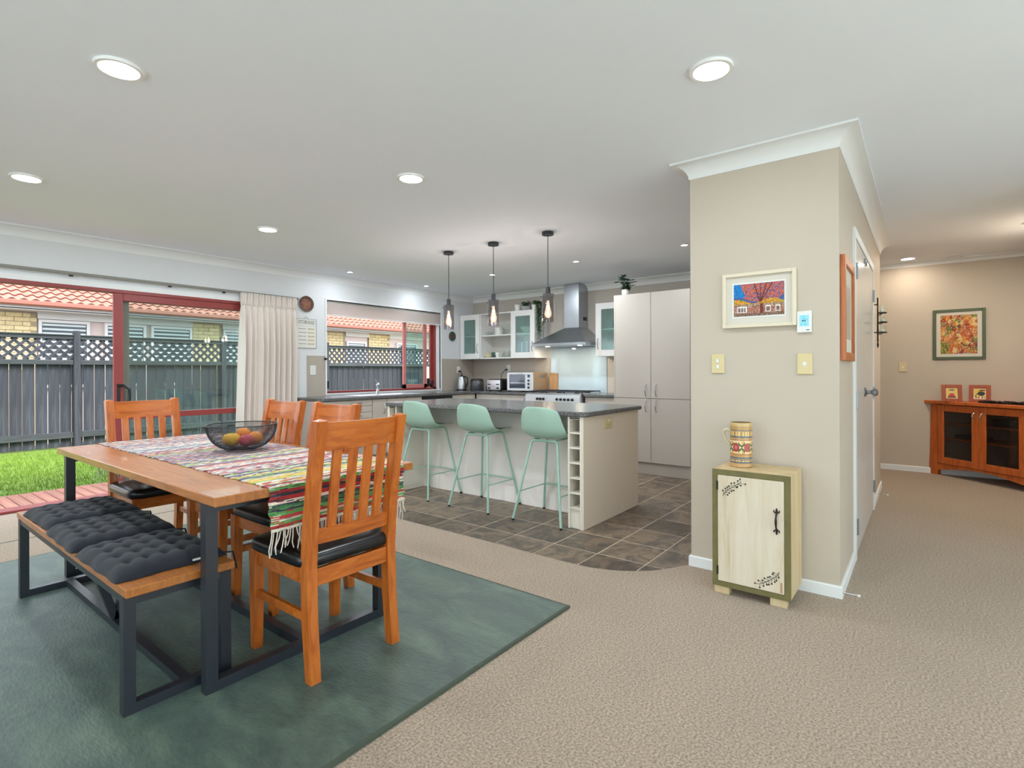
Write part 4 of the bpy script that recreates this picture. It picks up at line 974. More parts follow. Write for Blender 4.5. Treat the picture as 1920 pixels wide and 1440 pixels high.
solo('splash_panel', MB().box(XB-.007, XB-.001, 4.44, 5.995, WTZ, 1.362), 'splash_taupe', 'taupe splashback panel behind the toaster', 'splashback')
solo('glass_splashback', MB().box(XB-.010, XB-.001, 3.50, 4.436, WTZ, 1.515), 'splash_glass', 'pale glass splashback behind the range', 'splashback')
switch_plate('power_socket', 'white power socket on the splashback near the sign', ('y', -1), (3.712, YL-.006, 1.186), .08, .118, 'white_plastic', 2, cat='power socket')
switch_plate('power_socket', 'white power socket behind the kettle', ('y', -1), (6.33, YL-.006, 1.19), .075, .11, 'white_plastic', 1, cat='power socket'); switch_plate('power_socket', 'white power socket above the toaster', ('x', -1), (XB-.006, 5.24, 1.215), .075, .11, 'white_plastic', 1, cat='power socket')
solo('wall_hook', MB().lathe([(.018, 0), (.018, -.006), (.006, -.01), (.006, -.03), (.012, -.036), (0, -.04)], (3.885, YL-.012, 1.33), 12, 'y'), 'black_metal', 'small dark hook at the window edge', 'hook')

# pantry
pn = thing('pantry', 'tall pale four door pantry beside the wall block', 'pantry', (6.1, 2.39, 0))
part('carcass', MB().box(5.64, 6.69, 1.955, 2.832, .14, 2.043), 'cabinet_beige', pn); part('kickboard', MB().box(5.665, 6.69, 1.955, 2.832, 0, .14), 'cabinet_beige', pn); part('filler', MB().box(5.655, 5.67, 1.90, 1.953, 0, 2.043), 'cabinet_beige', pn); part('side_panel', MB().box(5.62, 6.69, 2.834, 2.846, 0, 2.043), 'cabinet_beige', pn)
for (ya, yb, hy) in ((1.957, 2.393, 2.335), (2.397, 2.832, 2.455)):
    for (za, zb, hz) in ((.143, .853, .775), (.859, 2.04, .95)):
        d = part('door', MB().box(5.618, 5.638, ya, yb, za, zb, .002), 'cabinet_beige', pn); part('handle', bow_handle((5.618, hy, hz), .13, (-1, 0)), 'chrome', d, 60)
# wall cabinets
UX, UZ0, UZ1 = 6.37, 1.362, 2.076
def upper(name, label, y0, y1, door=True, hside=1, yd1=None):
    t = thing(name, label, 'wall cabinet', (6.54, (y0+y1)/2, UZ0), 0, 'kitchen wall cabinets'); x0 = UX+.02
    c = MB().box(x0, XB-.002, y0, y0+.016, UZ0, UZ1).box(x0, XB-.002, y1-.016, y1, UZ0, UZ1).box(x0, XB-.002, y0+.016, y1-.016, UZ0, UZ0+.018).box(x0, XB-.002, y0+.016, y1-.016, UZ1-.018, UZ1)
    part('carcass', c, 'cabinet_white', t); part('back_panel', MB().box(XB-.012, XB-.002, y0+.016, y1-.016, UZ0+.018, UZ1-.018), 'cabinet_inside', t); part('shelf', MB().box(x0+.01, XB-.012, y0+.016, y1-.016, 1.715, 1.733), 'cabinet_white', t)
    if door:
        f = MB(); w_ = .085 if y1-y0 > .3 else .06
        f.box(UX, x0-.002, y0+.002, y0+w_, UZ0+.002, UZ1-.002).box(UX, x0-.002, y1-w_, y1-.002, UZ0+.002, UZ1-.002).box(UX, x0-.002, y0+w_, y1-w_, UZ0+.002, UZ0+w_).box(UX, x0-.002, y0+w_, y1-w_, UZ1-w_, UZ1-.002)
        d = part('door', f, 'cabinet_white', t); part('pane', MB().box(UX+.007, UX+.011, y0+w_, y1-w_, UZ0+w_, UZ1-w_), 'pane_cabinet', d); part('handle', bow_handle((UX, y0+.04 if hside > 0 else y1-.04, 1.53), .14, (-1, 0)), 'chrome', d, 60)
    return t
upper('wall_cabinet', 'white glass door wall cabinet in the kitchen corner', 5.582, 6.0); upper('open_wall_cabinet', 'open white wall shelf unit holding crockery and glasses', 4.95, 5.58, False); upper('wall_cabinet', 'white glass door wall cabinet with books, left of the hood', 4.505, 4.948); upper('wall_cabinet', 'white glass door wall cabinet between hood and pantry', 2.93, 3.50, True, -1)
# range hood
hd = thing('range_hood', 'stainless steel chimney range hood', 'range hood', (6.45, 3.99, 1.515))
h0, h1 = 3.55, 4.425
part('lip', MB().box(6.19, XB-.002, h0, h1, 1.517, 1.556, .002), 'steel', hd)
part('canopy', MB().hexa([(6.19, h0, 1.556), (XB-.002, h0, 1.556), (XB-.002, h1, 1.556), (6.19, h1, 1.556)], [(6.44, 3.80, 1.775), (XB-.002, 3.80, 1.775), (XB-.002, 4.04, 1.775), (6.44, 4.04, 1.775)]), 'steel', hd)
part('chimney', MB().box(6.44, XB-.002, 3.80, 4.04, 1.775, CH_Z-.002), 'steel', hd); part('chimney_slots', MB().box(6.56, 6.66, 3.797, 3.80, 1.88, 1.93), 'black_plastic', hd)
for y in (3.72, 4.25):
    part('hood_light', MB().cyl((6.33, y, 1.512), .03, .005, 16), 'lamp_small', hd)
    ld = bpy.data.lights.new('hood_lamp', 'AREA'); ld.shape = 'DISK'; ld.size = .05; ld.energy = 2; ld.color = (1, .85, .62); lo = bpy.data.objects.new('hood_lamp', ld); link(lo, hd); lo.location = Vector((6.33, y, 1.508))-ROOT[hd.name]
# range cooker
rc = thing('range_cooker', 'stainless steel range cooker with black pan supports', 'cooker', (6.37, 4.0, 0))
part('body', MB().box(6.07, 6.68, 3.545, 4.432, .1, .835, .003), 'steel', rc); part('control_panel', MB().box(6.03, 6.07, 3.545, 4.432, .74, .838, .004), 'silver_paint', rc); part('oven_door', MB().box(6.045, 6.07, 3.56, 4.44, .2, .70, .004), 'dark_glass', rc); part('oven_handle', MB().tube([(6.02, 3.6, .66), (6.02, 4.4, .66)], .011, 10), 'chrome', rc, 60)
part('hob_top', MB().box(6.06, 6.68, 3.545, 4.432, .836, .862, .003), 'steel', rc); part('kick', MB().box(6.1, 6.66, 3.56, 4.44, 0, .1), 'black_plastic', rc)
for y in (4.22, 4.17, 4.12, 3.90, 3.84, 3.78, 3.72, 3.66): part('knob', MB().lathe([(.019, 0), (.017, -.02), (.012, -.024), (0, -.024)], (6.03, y, .785), 14, 'x'), 'black_plastic', rc, 40)
for k in range(3):
    y0 = 3.57+k*.285; g_ = MB()
    for yy in (y0, y0+.14, y0+.27): g_.bar((6.12, yy, .885), (6.62, yy, .885), .009, .012)
    for xx in (6.12, 6.29, 6.45, 6.62): g_.bar((xx, y0, .885), (xx, y0+.27, .885), .009, .012)
    for xx in (6.12, 6.62):
        for yy in (y0, y0+.27): g_.box(xx-.005, xx+.005, yy-.005, yy+.005, .862, .885)
    part('pan_support', g_, 'black_metal', rc)
    for xx in (6.23, 6.51): part('burner', MB().lathe([(.04, .862), (.04, .87), (.028, .876), (0, .877)], (xx, y0+.135, 0), 16), 'black_plastic', rc, 40)

# ---------------------------------------------------------------- things on the worktop
kt = thing('kettle', 'brushed steel electric kettle with black handle', 'kettle', (6.22, 5.83, WTZ), 0, local=True)
part('base', MB().cyl((0, 0, 0), .085, .022, 24), 'black_plastic', kt, 40); part('body', MB().lathe([(.08, .024), (.081, .04), (.074, .11), (.06, .19), (.05, .22), (0, .225)], n=28), 'steel', kt, 40); part('lid', MB().lathe([(.045, .222), (.03, .236), (.008, .24), (.008, .252), (0, .254)], n=18), 'black_plastic', kt, 40)
part('handle', MB().tube([(0, -.045, .215), (0, -.08, .225), (0, -.125, .20), (0, -.13, .13), (0, -.105, .07), (0, -.075, .055)], [.010, .012, .013, .012, .011, .009], 10), 'black_plastic', kt, 60); part('spout', MB().tube([(0, .055, .17), (0, .085, .205), (0, .095, .212)], [.022, .014, .010], 10), 'steel', kt, 60)
part('cord', MB().tube([(.11, .145, .305), (.11, .12, .31), (.14, .11, .26), (.13, .12, .12), (.08, .10, .015), (.04, .08, .006)], .005, 8).cyl((.11, .164, .305), .016, -.03, 10, 'y'), 'black_plastic', kt, 60)
cn = thing('storage_canister', 'dark smoky storage canister between kettle and toaster', 'canister', (6.40, 5.66, WTZ), local=True)
part('body', MB().lathe([(.10, 0), (.108, .01), (.108, .15), (.10, .16), (0, .162)], n=28), 'smoke_plastic', cn, 40); part('lid', MB().lathe([(.104, .16), (.10, .178), (.06, .188), (0, .19)], n=28), 'black_plastic', cn, 40)
solo('jar', MB().lathe([(.04, 0), (.042, .06), (.03, .08), (.03, .1), (0, .1)], (6.45, 5.46, WTZ), 18), 'smoke_plastic', 'small dark jar beside the storage canister', 'jar', 40)
ts = thing('toaster', 'chrome four slice toaster beside the toaster oven', 'toaster', (6.36, 5.17, WTZ), local=True)
part('body', MB().box(-.13, .15, -.14, .14, .015, .185, .025), 'black_plastic', ts, 30); part('front_plate', MB().box(-.142, -.13, -.13, .13, .02, .175, .005), 'chrome', ts); part('top_plate', MB().box(-.10, .13, -.11, .11, .184, .189, .002), 'chrome', ts)
for y in (-.085, .085): part('dial', MB().lathe([(.016, 0), (.014, -.014), (0, -.015)], (-.142, y, .05), 14, 'x'), 'black_plastic', ts, 40); part('lever', MB().box(-.165, -.142, y-.014, y+.014, .10, .115, .003), 'black_plastic', ts)
for y in (-.07, -.03, .03, .07): part('slot', MB().box(-.08, .11, y-.011, y+.011, .1885, .1905), 'black_plastic', ts)
for x in (-.1, .12):
    for y in (-.1, .1): part('foot', MB().cyl((x, y, 0), .012, .016, 10), 'black_plastic', ts)
ov = thing('toaster_oven', 'silver benchtop toaster oven with glass door', 'toaster oven', (6.40, 4.668, WTZ), local=True)
part('body', MB().box(-.165, .2, -.232, .232, .018, .285, .006), 'oven_side_reflection', ov); f = MB().box(-.185, -.165, -.232, .232, .02, .055, .003).box(-.185, -.165, -.232, .232, .25, .285, .003).box(-.185, -.165, .19, .232, .055, .25).box(-.185, -.165, -.232, -.10, .055, .25); part('front_frame', f, 'silver_paint', ov)
d = part('door_glass', MB().box(-.179, -.172, -.10, .19, .055, .25), 'dark_glass', ov); part('door_handle', MB().tube([(-.205, -.08, .262), (-.205, .17, .262)], .007, 8), 'chrome', d, 60); part('rack', MB().box(-.181, -.179, -.09, .18, .13, .136), 'chrome', d); part('display', MB().box(-.187, -.185, -.185, -.145, .215, .255), 'screen_ink', ov)
for z in (.17, .12, .07): part('knob', MB().lathe([(.015, 0), (.013, -.018), (0, -.02)], (-.185, -.165, z), 14, 'x'), 'black_plastic', ov, 40)
for x in (-.14, .17):
    for y in (-.2, .2): part('foot', MB().cyl((x, y, 0), .013, .019, 10), 'black_plastic', ov)
part('side_vent', MB().box(.0, .14, -.235, -.232, .215, .245), 'steel_dark', ov)
part('cord', MB().tube([(.27, .07, .33), (.245, .08, .32), (.24, .15, .26), (.25, .17, .10), (.23, .13, .008), (.17, .05, .04)], .0045, 8).cyl((.285, .07, .33), .016, -.03, 10, 'x'), 'black_plastic', ts, 60)
solo('cutting_board', MB().box(6.665, 6.685, 4.30, 4.45, WTZ, 1.135, .004), 'board_wood', 'upright wooden cutting board behind the toaster oven', 'cutting board')
def towel():
    t = thing('tea_towel', 'patterned red and white tea towel heaped against the pantry', 'tea towel', (6.30, 2.98, WTZ), local=True)
    P = []
    for j in range(15):
        s = j/14; row = []
        for i in range(33):
            a = 2*PI*i/32; r = .115*(1-s)**.6*(1+.12*math.sin(5*a+s*3))+.012; row.append((r*math.cos(a)*.8-.02*s, r*math.sin(a)+.0-.05*s, .02+.28*s+.01*math.sin(4*a)))
        P.append(row)
    mb = MB().grid(P); o = part('cloth', mb, 'cloth_print', t, 60)
    def colf(c):
        k = random.Random(int(c.x*300)*17+int(c.y*300)*5+int(c.z*260)).random()
        return S(60, 66, 92) if (c.z < .12 and k < .45) else (S(206, 120, 116) if k < .35 else S(232, 222, 216))
    paint(o, colf)
    part('rack', MB().tube([(-.12, -.12, .02), (-.12, .14, .02), (.12, .14, .02), (.12, -.12, .02), (-.12, -.12, .02)], .005, 6).tube([(-.12, .14, .02), (-.12, .14, 0)], .005, 6).tube([(.12, .14, .02), (.12, .14, 0)], .005, 6).tube([(-.12, -.12, .02), (-.12, -.12, 0)], .005, 6).tube([(.12, -.12, .02), (.12, -.12, 0)], .005, 6), 'chrome', t, 60)
towel()
# ---------------------------------------------------------------- crockery, books, plants
def lath(name, mat, label, cat, prof, x, y, z, group=None, n=22): return solo(name, MB().lathe(prof, (x, y, z), n), mat, label, cat, 50, group)
OZ, SZ = UZ0+.018, 1.733
lath('serving_dish', 'brass_cream', 'cream dish with pointed lid on the lower open shelf', 'dish', [(.05, 0), (.075, .02), (.078, .03), (.04, .065), (.012, .085), (.012, .1), (0, .102)], 6.50, 5.49, OZ)
lath('teapot_bowl', 'ceramic_green', 'green and white patterned bowl on the lower open shelf', 'bowl', [(.03, 0), (.05, .03), (.058, .07), (.05, .085), (0, .088)], 6.49, 5.36, OZ)
for k, (x, y) in enumerate(((6.45, 5.27), (6.53, 5.26))): lath('cup', 'ceramic_white', ('white cup at the front of the lower open shelf', 'white cup at the back of the lower open shelf')[k], 'cup', [(.025, 0), (.035, .03), (.038, .08), (.034, .08), (.03, .01), (0, .008)], x, y, OZ, 'cups on the open shelf')
G = [('tall clear tumbler beside the shelf side', 6.48, 5.02, .13), ('clear tumbler in front of the tall one', 6.43, 5.08, .10), ('clear tumbler next to the white cups', 6.46, 5.17, .10), ('clear tumbler at the back of the shelf', 6.57, 5.10, .11)]
for l, x, y, h in G: lath('glass_tumbler', 'clear_glass', l, 'glass', [(.028, 0), (.034, h), (.031, h), (.026, .006), (0, .006)], x, y, OZ, 'tumblers on the open shelf')
lath('glass_bowl', 'clear_glass', 'clear glass bowl at the left of the upper open shelf', 'bowl', [(.03, 0), (.055, .035), (.06, .06), (.056, .06), (.028, .006), (0, .006)], 6.5, 5.48, SZ)
ck = thing('cake_stand', 'clear glass cake stand with domed lid on the upper open shelf', 'cake stand', (6.5, 5.16, SZ), local=True); part('foot', MB().lathe([(.055, 0), (.05, .008), (.015, .02), (.013, .06), (.10, .075), (.10, .08), (0, .08)], n=24), 'clear_glass', ck, 50); part('dome', MB().lathe([(.09, .081), (.09, .15), (.07, .175), (.02, .182), (.012, .19), (.015, .205), (0, .21)], n=24), 'clear_glass', ck, 50)
lath('tin', 'ceramic_white', 'white tin at the back of the upper open shelf', 'tin', [(.07, 0), (.07, .12), (.072, .125), (0, .13)], 6.60, 5.36, SZ)
lath('candle_stand', 'black_metal', 'small dark candle holder at the right of the upper open shelf', 'candle holder', [(.03, 0), (.03, .006), (.008, .02), (.008, .09), (.02, .1), (0, .1)], 6.48, 4.99, SZ)
bc = [S(70, 110, 160), S(50, 90, 140), S(220, 216, 210), S(60, 60, 66), S(130, 120, 150), S(190, 190, 200), S(120, 60, 70), S(210, 190, 190), S(60, 70, 110)]; bl = ['mid blue', 'deep blue', 'white', 'charcoal', 'lilac', 'silver', 'maroon', 'pale pink', 'navy']
y = 4.845
for k, (c, l) in enumerate(zip(bc, bl)):
    wd = .022+.006*(k % 3); h = .25-.012*(k % 4); nm = 'book_cover_%s' % l.replace(' ', '_'); M(nm, c, .6)
    t = thing('book', l+' book standing behind the glass cabinet door', 'book', (6.50, y-wd/2, OZ), 0, 'books in the wall cabinet', local=True); part('cover', MB().box(-.08, .08, -wd/2, -wd/2+.003, 0, h).box(-.08, .08, wd/2-.003, wd/2, 0, h).box(-.083, -.08, -wd/2, wd/2, 0, h), nm, t); part('pages', MB().box(-.08, .076, -wd/2+.003, wd/2-.003, .003, h-.004), 'mount_white', t); y -= wd+.002
lath('mixing_bowl', 'ceramic_white', 'large white bowl on the upper shelf behind the glass door', 'bowl', [(.06, 0), (.13, .06), (.14, .1), (.135, .1), (.05, .01), (0, .01)], 6.53, 4.72, SZ)
lath('casserole', 'ceramic_green', 'dark green pot on the upper shelf of the cabinet by the pantry', 'pot', [(.08, 0), (.1, .02), (.1, .1), (.09, .12), (.02, .135), (0, .14)], 6.54, 3.22, SZ); lath('plate_stack', 'ceramic_white', 'stack of white plates in the cabinet by the pantry', 'plates', [(.07, 0), (.11, .015), (.11, .06), (.0, .06)], 6.54, 3.2, OZ)
for k, y in enumerate((5.86, 5.73)): lath('mug', 'ceramic_white', ('white mug nearest the corner behind the glass door', 'white mug nearest the open shelves behind the glass door')[k], 'mug', [(.03, 0), (.04, .02), (.042, .09), (.038, .09), (.035, .01), (0, .01)], 6.46, y, OZ, 'mugs in the corner cabinet')
lath('plant_pot', 'ceramic_white', 'empty white pot on top of the wall cabinets', 'pot', [(.038, 0), (.05, .09), (.053, .10), (.048, .10), (.045, .03), (0, .03)], 6.47, 4.89, UZ1)
def leaf(mb, p, d, L, W, rn):
    p = Vector(p); d = Vector(d).normalized(); sdir = d.cross(Vector((0, 0, 1))); sdir = sdir.normalized() if sdir.length > .1 else Vector((1, 0, 0)); up = sdir.cross(d)
    q = [p, p+d*L*.4+sdir*W-up*L*.02, p+d*L*.4-sdir*W-up*L*.02, p+d*L+up*-L*.15, p+d*L*.45+up*L*.05]
    mb.add(q, [(0, 1, 4), (0, 4, 2), (1, 3, 4), (4, 3, 2)])
def plant(name, label, pos, potprof, potmat, fol, lm, seed):
    t = thing(name, label, 'plant', pos, local=True); rn = random.Random(seed)
    part('pot', MB().lathe(potprof, n=24), potmat, t, 50); h = max(z for r, z in potprof)
    part('soil', MB().lathe([(min(r for r, z in potprof[1:4])*.9, h-.012), (0, h-.01)], n=18), 'soil', t)
    st, mb = MB(), MB()
    for path in fol(rn, h):
        st.tube(path, .0025, 5)
        for i in range(1, len(path)):
            a, b = Vector(path[i-1]), Vector(path[i])
            for k in range(3):
                p = a.lerp(b, (k+.6)/3); an = rn.uniform(0, 2*PI); d = Vector((math.cos(an), math.sin(an), rn.uniform(-.2, .6))); leaf(mb, p, d, rn.uniform(*LEAF), LEAF[1]*.46, rn)
    part('stems', st, 'leaf_dark', t); part('leaves', mb, lm, t, kind='stuff')
LEAF = (.045, .075)
def bush(rn, h): return [[(rn.uniform(-.02, .02), rn.uniform(-.02, .02), h-.02), (rn.uniform(-.05, .05), rn.uniform(-.05, .06), h+.05), (rn.uniform(-.08, .08), rn.uniform(-.13, .09), h+rn.uniform(.09, .19))] for _ in range(12)]
plant('potted_plant', 'small leafy plant in a white pot on top of the pantry', (5.78, 2.775, 2.043), [(.035, 0), (.042, .01), (.045, .075), (.042, .078), (.038, .06)], 'ceramic_white', bush, 'leaf_dark', 4)
LEAF = (.03, .05)
def tuft(rn, h): return [[(rn.uniform(-.03, .03), rn.uniform(-.04, .04), h-.02), (rn.uniform(-.05, .05), rn.uniform(-.07, .06), h+.03), (rn.uniform(-.07, .07), rn.uniform(-.11, .08), h+rn.uniform(.03, .075))] for _ in range(16)]
plant('potted_plant', 'low feathery plant in a grey bowl on top of the wall cabinets', (6.46, 4.725, UZ1), [(.05, 0), (.075, .02), (.085, .055), (.08, .06), (.07, .05)], 'ceramic_grey', tuft, 'leaf_green', 5)
LEAF = (.035, .05)
def trail(rn, h):
    out = []
    for k in range(20):
        y = -.05-rn.uniform(0, .02); x = rn.uniform(-.1, .06); l = rn.uniform(.25, .56) if k > 3 else rn.uniform(.12, .2)
        out.append([(0, 0, h-.01), (x*.6, -.04, h+.05), (x, y-.02, h+.02), (x+rn.uniform(-.02, .02), y-.045, h-l*.35), (x+rn.uniform(-.03, .03), y-.05, h-l*.7), (x+rn.uniform(-.03, .03), y-.05-rn.uniform(-.02, .02), h-l)])
    return out
plant('trailing_plant', 'trailing plant hanging down the side of the wall cabinet', (6.46, 4.565, UZ1), [(.035, 0), (.045, .02), (.05, .07), (.047, .075), (.04, .06)], 'ceramic_white', trail, 'leaf_green', 6)

# ================================================================ wall things, left wall
pl = thing('wall_plate', 'dark brown carved decorative plate above the sign', 'plate', (3.628, YL, 1.905), local=True)
part('rim', MB().lathe([(.062, -.006), (.066, -.014), (.096, -.020), (.098, -.016), (.06, -.001)], (0, 0, .097), 36, 'y', closed=True), 'plate_brown', pl, 40); part('centre', MB().lathe([(.064, -.001), (.064, -.010), (.03, -.012), (0, -.011)], (0, 0, .097), 36, 'y'), 'plate_brown_mid', pl, 40)
lath_ = thing('small_plate', 'small dark teal round plate between window and wall cabinet', 'plate', (6.19, YL, 1.655), local=True)
part('rim', MB().lathe([(.05, -.006), (.075, -.016), (.078, -.012), (.05, -.001)], (0, 0, .075), 30, 'y', closed=True), 'plate_teal', lath_, 40); part('centre', MB().lathe([(.052, -.001), (.052, -.008), (0, -.009)], (0, 0, .075), 30, 'y'), 'plate_brown', lath_, 40)
sg = thing('kitchen_sign', 'white kitchen rules sign hanging beside the curtain', 'sign', (3.628, YL, 1.457), local=True)
part('board', MB().box(-.134, .134, -.010, -.001, 0, .362, .002), 'sign_board', sg); part('border', MB().box(-.134, .134, -.0115, -.010, 0, .004).box(-.134, .134, -.0115, -.010, .358, .362).box(-.134, -.130, -.0115, -.010, .004, .358).box(.130, .134, -.0115, -.010, .004, .358), 'sign_ink', sg); part('hanger', MB().tube([(-.03, -.004, .362), (0, -.004, .392), (.03, -.004, .362)], .002, 6), 'black_metal', sg)
RX = Matrix.Rotation(PI/2, 4, 'X')
part('lettering', text_mb('KITCHEN RULES', .037, Matrix.Translation((0, -.0108, .318)) @ RX @ Matrix.Diagonal((.80, 1.75, 1, 1))), 'sign_ink', sg)
ln = MB(); gd_ = MB()
ln.box(-.115, .115, -.0112, -.0102, .272, .2735)
for r in range(5):
    z = .238-r*.046; x = -.105
    rn = random.Random(r)
    while x < -.01: w_ = rn.uniform(.008, .02); ln.box(x, min(x+w_, 0), -.0112, -.0102, z-.0035, z+.0035); x += w_+.005
    x = .02
    while x < .095: w_ = rn.uniform(.008, .016); gd_.box(x, x+w_, -.0112, -.0102, z-.010, z+.010); x += w_+.006
part('small_print', ln, 'sign_ink', sg); part('gold_print', gd_, 'sign_gold', sg)

# ================================================================ wall block: picture, thermostat, switches, cabinet
def panel_art(name, parent, x, y0, y1, z0, z1, nx, nz, fn, mat='print', normal=-1):
    # printed sheet facing -X at x; fn(u,v) with u from left to right as seen, v up
    P = [[(x, y1-(y1-y0)*i/nx, z0+(z1-z0)*j/nz) for j in range(nz+1)] for i in range(nx+1)]
    o = part(name, MB().grid(P), mat, parent); me = o.data; ca = me.color_attributes.new('Col', 'FLOAT_COLOR', 'CORNER')
    for p in me.polygons:
        i, j = divmod(p.index, nz); c = fn((i+.5)/nx, (j+.5)/nz)
        for li in p.loop_indices: ca.data[li].color = (*c, 1)
    solidify(o, .001); return o
rA = random.Random(5)
def autumn(u, v):
    k = rA.random(); q = rA.random()
    hill = .46+.07*math.sin(u*9+1)
    if v > hill:
        base = [S(54, 104, 160), S(70, 96, 150), S(60, 84, 130)][int(k*3)]
        if u < .2-.25*(v-.75) and v > .58: return S(30, 130, 196) if k < .7 else S(24, 92, 170)
        d = math.hypot((u-.58)/.46, (v-.8)/.34)
        for t_ in (.0, .22, -.2, .4):
            if abs((u-.535)-(v-.4)*t_) < .012: return S(84, 50, 44)
        if d < 1.1 and q < .72: base = [S(204, 92, 50), S(184, 78, 66), S(220, 124, 60), S(158, 70, 62), S(196, 110, 96)][int(rA.random()*5)]
        return base
    if v > .37:
        return [S(228, 150, 44), S(206, 96, 34), S(116, 148, 48), S(232, 180, 70), S(86, 128, 48), S(222, 120, 40)][int(k*6)]
    if abs(u-.56) < .035 and v > .06: return S(112, 52, 40)
    for a_, b_ in ((.07, .27), (.63, .75), (.83, .93)):
        if a_ < u < b_ and .1 < v < .30: return S(226, 224, 218) if min(u-a_, b_-u) < .022 or min(v-.1, .30-v) < .035 or (b_-a_ > .15 and int(u*46) % 3 == 0) else (S(150, 120, 116) if k < .5 else S(96, 72, 74))
    if .30 < v < .37: return S(124, 92, 78) if k < .5 else S(176, 150, 130)
    if v < .08: return S(108, 78, 62) if k < .6 else S(146, 124, 110)
    return [S(152, 96, 78), S(176, 124, 104), S(196, 160, 140), S(130, 74, 60)][int(k*4)]
pc = thing('framed_painting', 'cream framed painting of an orange tree before white windowed houses', 'picture', (XP, .722, 1.408))
z0, z1, ya, yb = 1.408, 1.716, .533, .912
f = MB().box(XP-.026, XP-.001, ya, ya+.02, z0, z1, .002).box(XP-.026, XP-.001, yb-.02, yb, z0, z1, .002).box(XP-.026, XP-.001, ya+.02, yb-.02, z0, z0+.02, .002).box(XP-.026, XP-.001, ya+.02, yb-.02, z1-.02, z1, .002)
part('frame', f, 'frame_cream', pc)
part('mount', MB().box(XP-.010, XP-.006, ya+.02, yb-.02, z0+.02, z1-.02), 'mount_white', pc); part('print_border', MB().box(XP-.0115, XP-.010, .583, .861, 1.463, 1.661), 'white_plastic', pc)
panel_art('print', pc, XP-.0125, .592, .852, 1.472, 1.652, 66, 46, autumn)
th_ = thing('thermostat', 'white wall thermostat with blue screen beside the painting', 'thermostat', (XP, .497, 1.367), local=True)
part('case', MB().box(-.016, -.001, -.035, .035, 0, .115, .003), 'white_plastic', th_); s1 = part('screen', MB().box(-.0172, -.016, -.022, .022, .034, .092), 'screen_blue', th_); part('badge', MB().box(-.017, -.016, -.024, -.010, .012, .016), 'screen_ink', th_)
ic = MB()
for yy, zz, w_, h_ in ((.006, .062, .004, .008), (-.004, .062, .003, .008), (.000, .072, .008, .002), (.012, .044, .003, .003), (-.006, .044, .003, .003), (-.014, .066, .003, .002), (.004, .084, .006, .0015)): ic.box(-.0176, -.0172, yy-w_, yy+w_, zz-h_/2, zz+h_/2)
part('icons', ic, 'screen_ink', s1)
switch_plate('light_switch', 'cream two button light switch nearest the kitchen on the wall block', ('x', -1), (XP, .944, 1.207), .072, .112, 'ivory_plastic', 2, 'cream light switches'); switch_plate('light_switch', 'cream one button light switch below the thermostat', ('x', -1), (XP, .497, 1.202), .072, .112, 'ivory_plastic', 1, 'cream light switches')
cb = thing('side_cabinet', 'small cream painted cabinet with olive trim against the wall block', 'cabinet', (3.01, .697, 0))
xf, xb, y0, y1, cz0, cz1 = 2.865, 3.165, .512, .883, .042, .65
part('carcass', MB().box(xf+.016, xb, y0, y1, cz0, cz1, .002), 'cream_side', cb)
f = MB().box(xf, xf+.016, y0, y0+.026, cz0, cz1).box(xf, xf+.016, y1-.026, y1, cz0, cz1).box(xf, xf+.016, y0+.026, y1-.026, cz0, cz0+.026).box(xf, xf+.016, y0+.026, y1-.026, cz1-.026, cz1); part('front_trim', f, 'olive_paint', cb)
dr = part('door', MB().box(xf-.002, xf+.014, y0+.028, y1-.028, cz0+.028, cz1-.028, .002), 'cream_paint', cb)
for yy in (y0+.02, y0+.29): part('foot', MB().box(xf+.012, xf+.06, yy, yy+.075, 0, cz0, .002), 'cream_side', cb); part('foot', MB().box(xb-.06, xb-.01, yy, yy+.075, 0, cz0, .002), 'cream_side', cb)
hm = MB().tube([(xf-.006, .572, .385), (xf-.022, .572, .40), (xf-.026, .572, .425), (xf-.022, .572, .45), (xf-.006, .572, .465)], [.005, .004, .006, .004, .005], 8)
for zc, sgn in ((.385, -1), (.465, 1)):
    hm.sellip((xf-.005, .572, zc+sgn*.012), (.003, .005, .014), 1, 1, 10, 6)
    for s2 in (-1, 1): hm.tube([(xf-.005, .572, zc), (xf-.005, .572+s2*.012, zc+sgn*.006), (xf-.005, .572+s2*.013, zc+sgn*.014)], [.004, .003, .0025], 6)
part('handle', hm, 'iron', dr, 60)
def sprig(o, du, dv, L, n):
    mb = MB(); rn = random.Random(n); pts = []
    for k in range(9): t_ = k/8; pts.append((o[0]+du*L*(t_**1.4), o[1]+dv*L*t_-dv*.12*L*t_*t_))
    mb.tube([(xf-.003, -u, v_) for u, v_ in pts], .0013, 4)
    for k in range(1, 9):
        u, v_ = pts[k]
        for s2 in (-1, 1):
            a = math.atan2(dv, du)+s2*.9+rn.uniform(-.2, .2); l = rn.uniform(.014, .024); cu, cv = u+math.cos(a)*l, v_+math.sin(a)*l
            mb.tube([(xf-.003, -u, v_), (xf-.003, -cu, cv)], .0009, 4); mb.sellip((xf-.003, -cu, cv), (.0008, .0042, .0042), 1, 1, 8, 5)
    return mb
part('stencil_sprig', sprig((-y1+.055, cz1-.135), 1, 1, .088, 11), 'iron', dr); part('stencil_sprig', sprig((-y0-.05, cz0+.135), -1, -1, .088, 12), 'iron', dr)
part('hinge', MB().box(xf-.004, xf, y1-.031, y1-.022, cz1-.105, cz1-.06), 'iron', cb); part('hinge', MB().box(xf-.004, xf, y1-.031, y1-.022, cz0+.06, cz0+.105), 'iron', cb); part('bare_patch', MB().box(xf-.003, xf-.002, y0+.036, y0+.045, cz0+.035, cz0+.085), 'board_wood', dr)
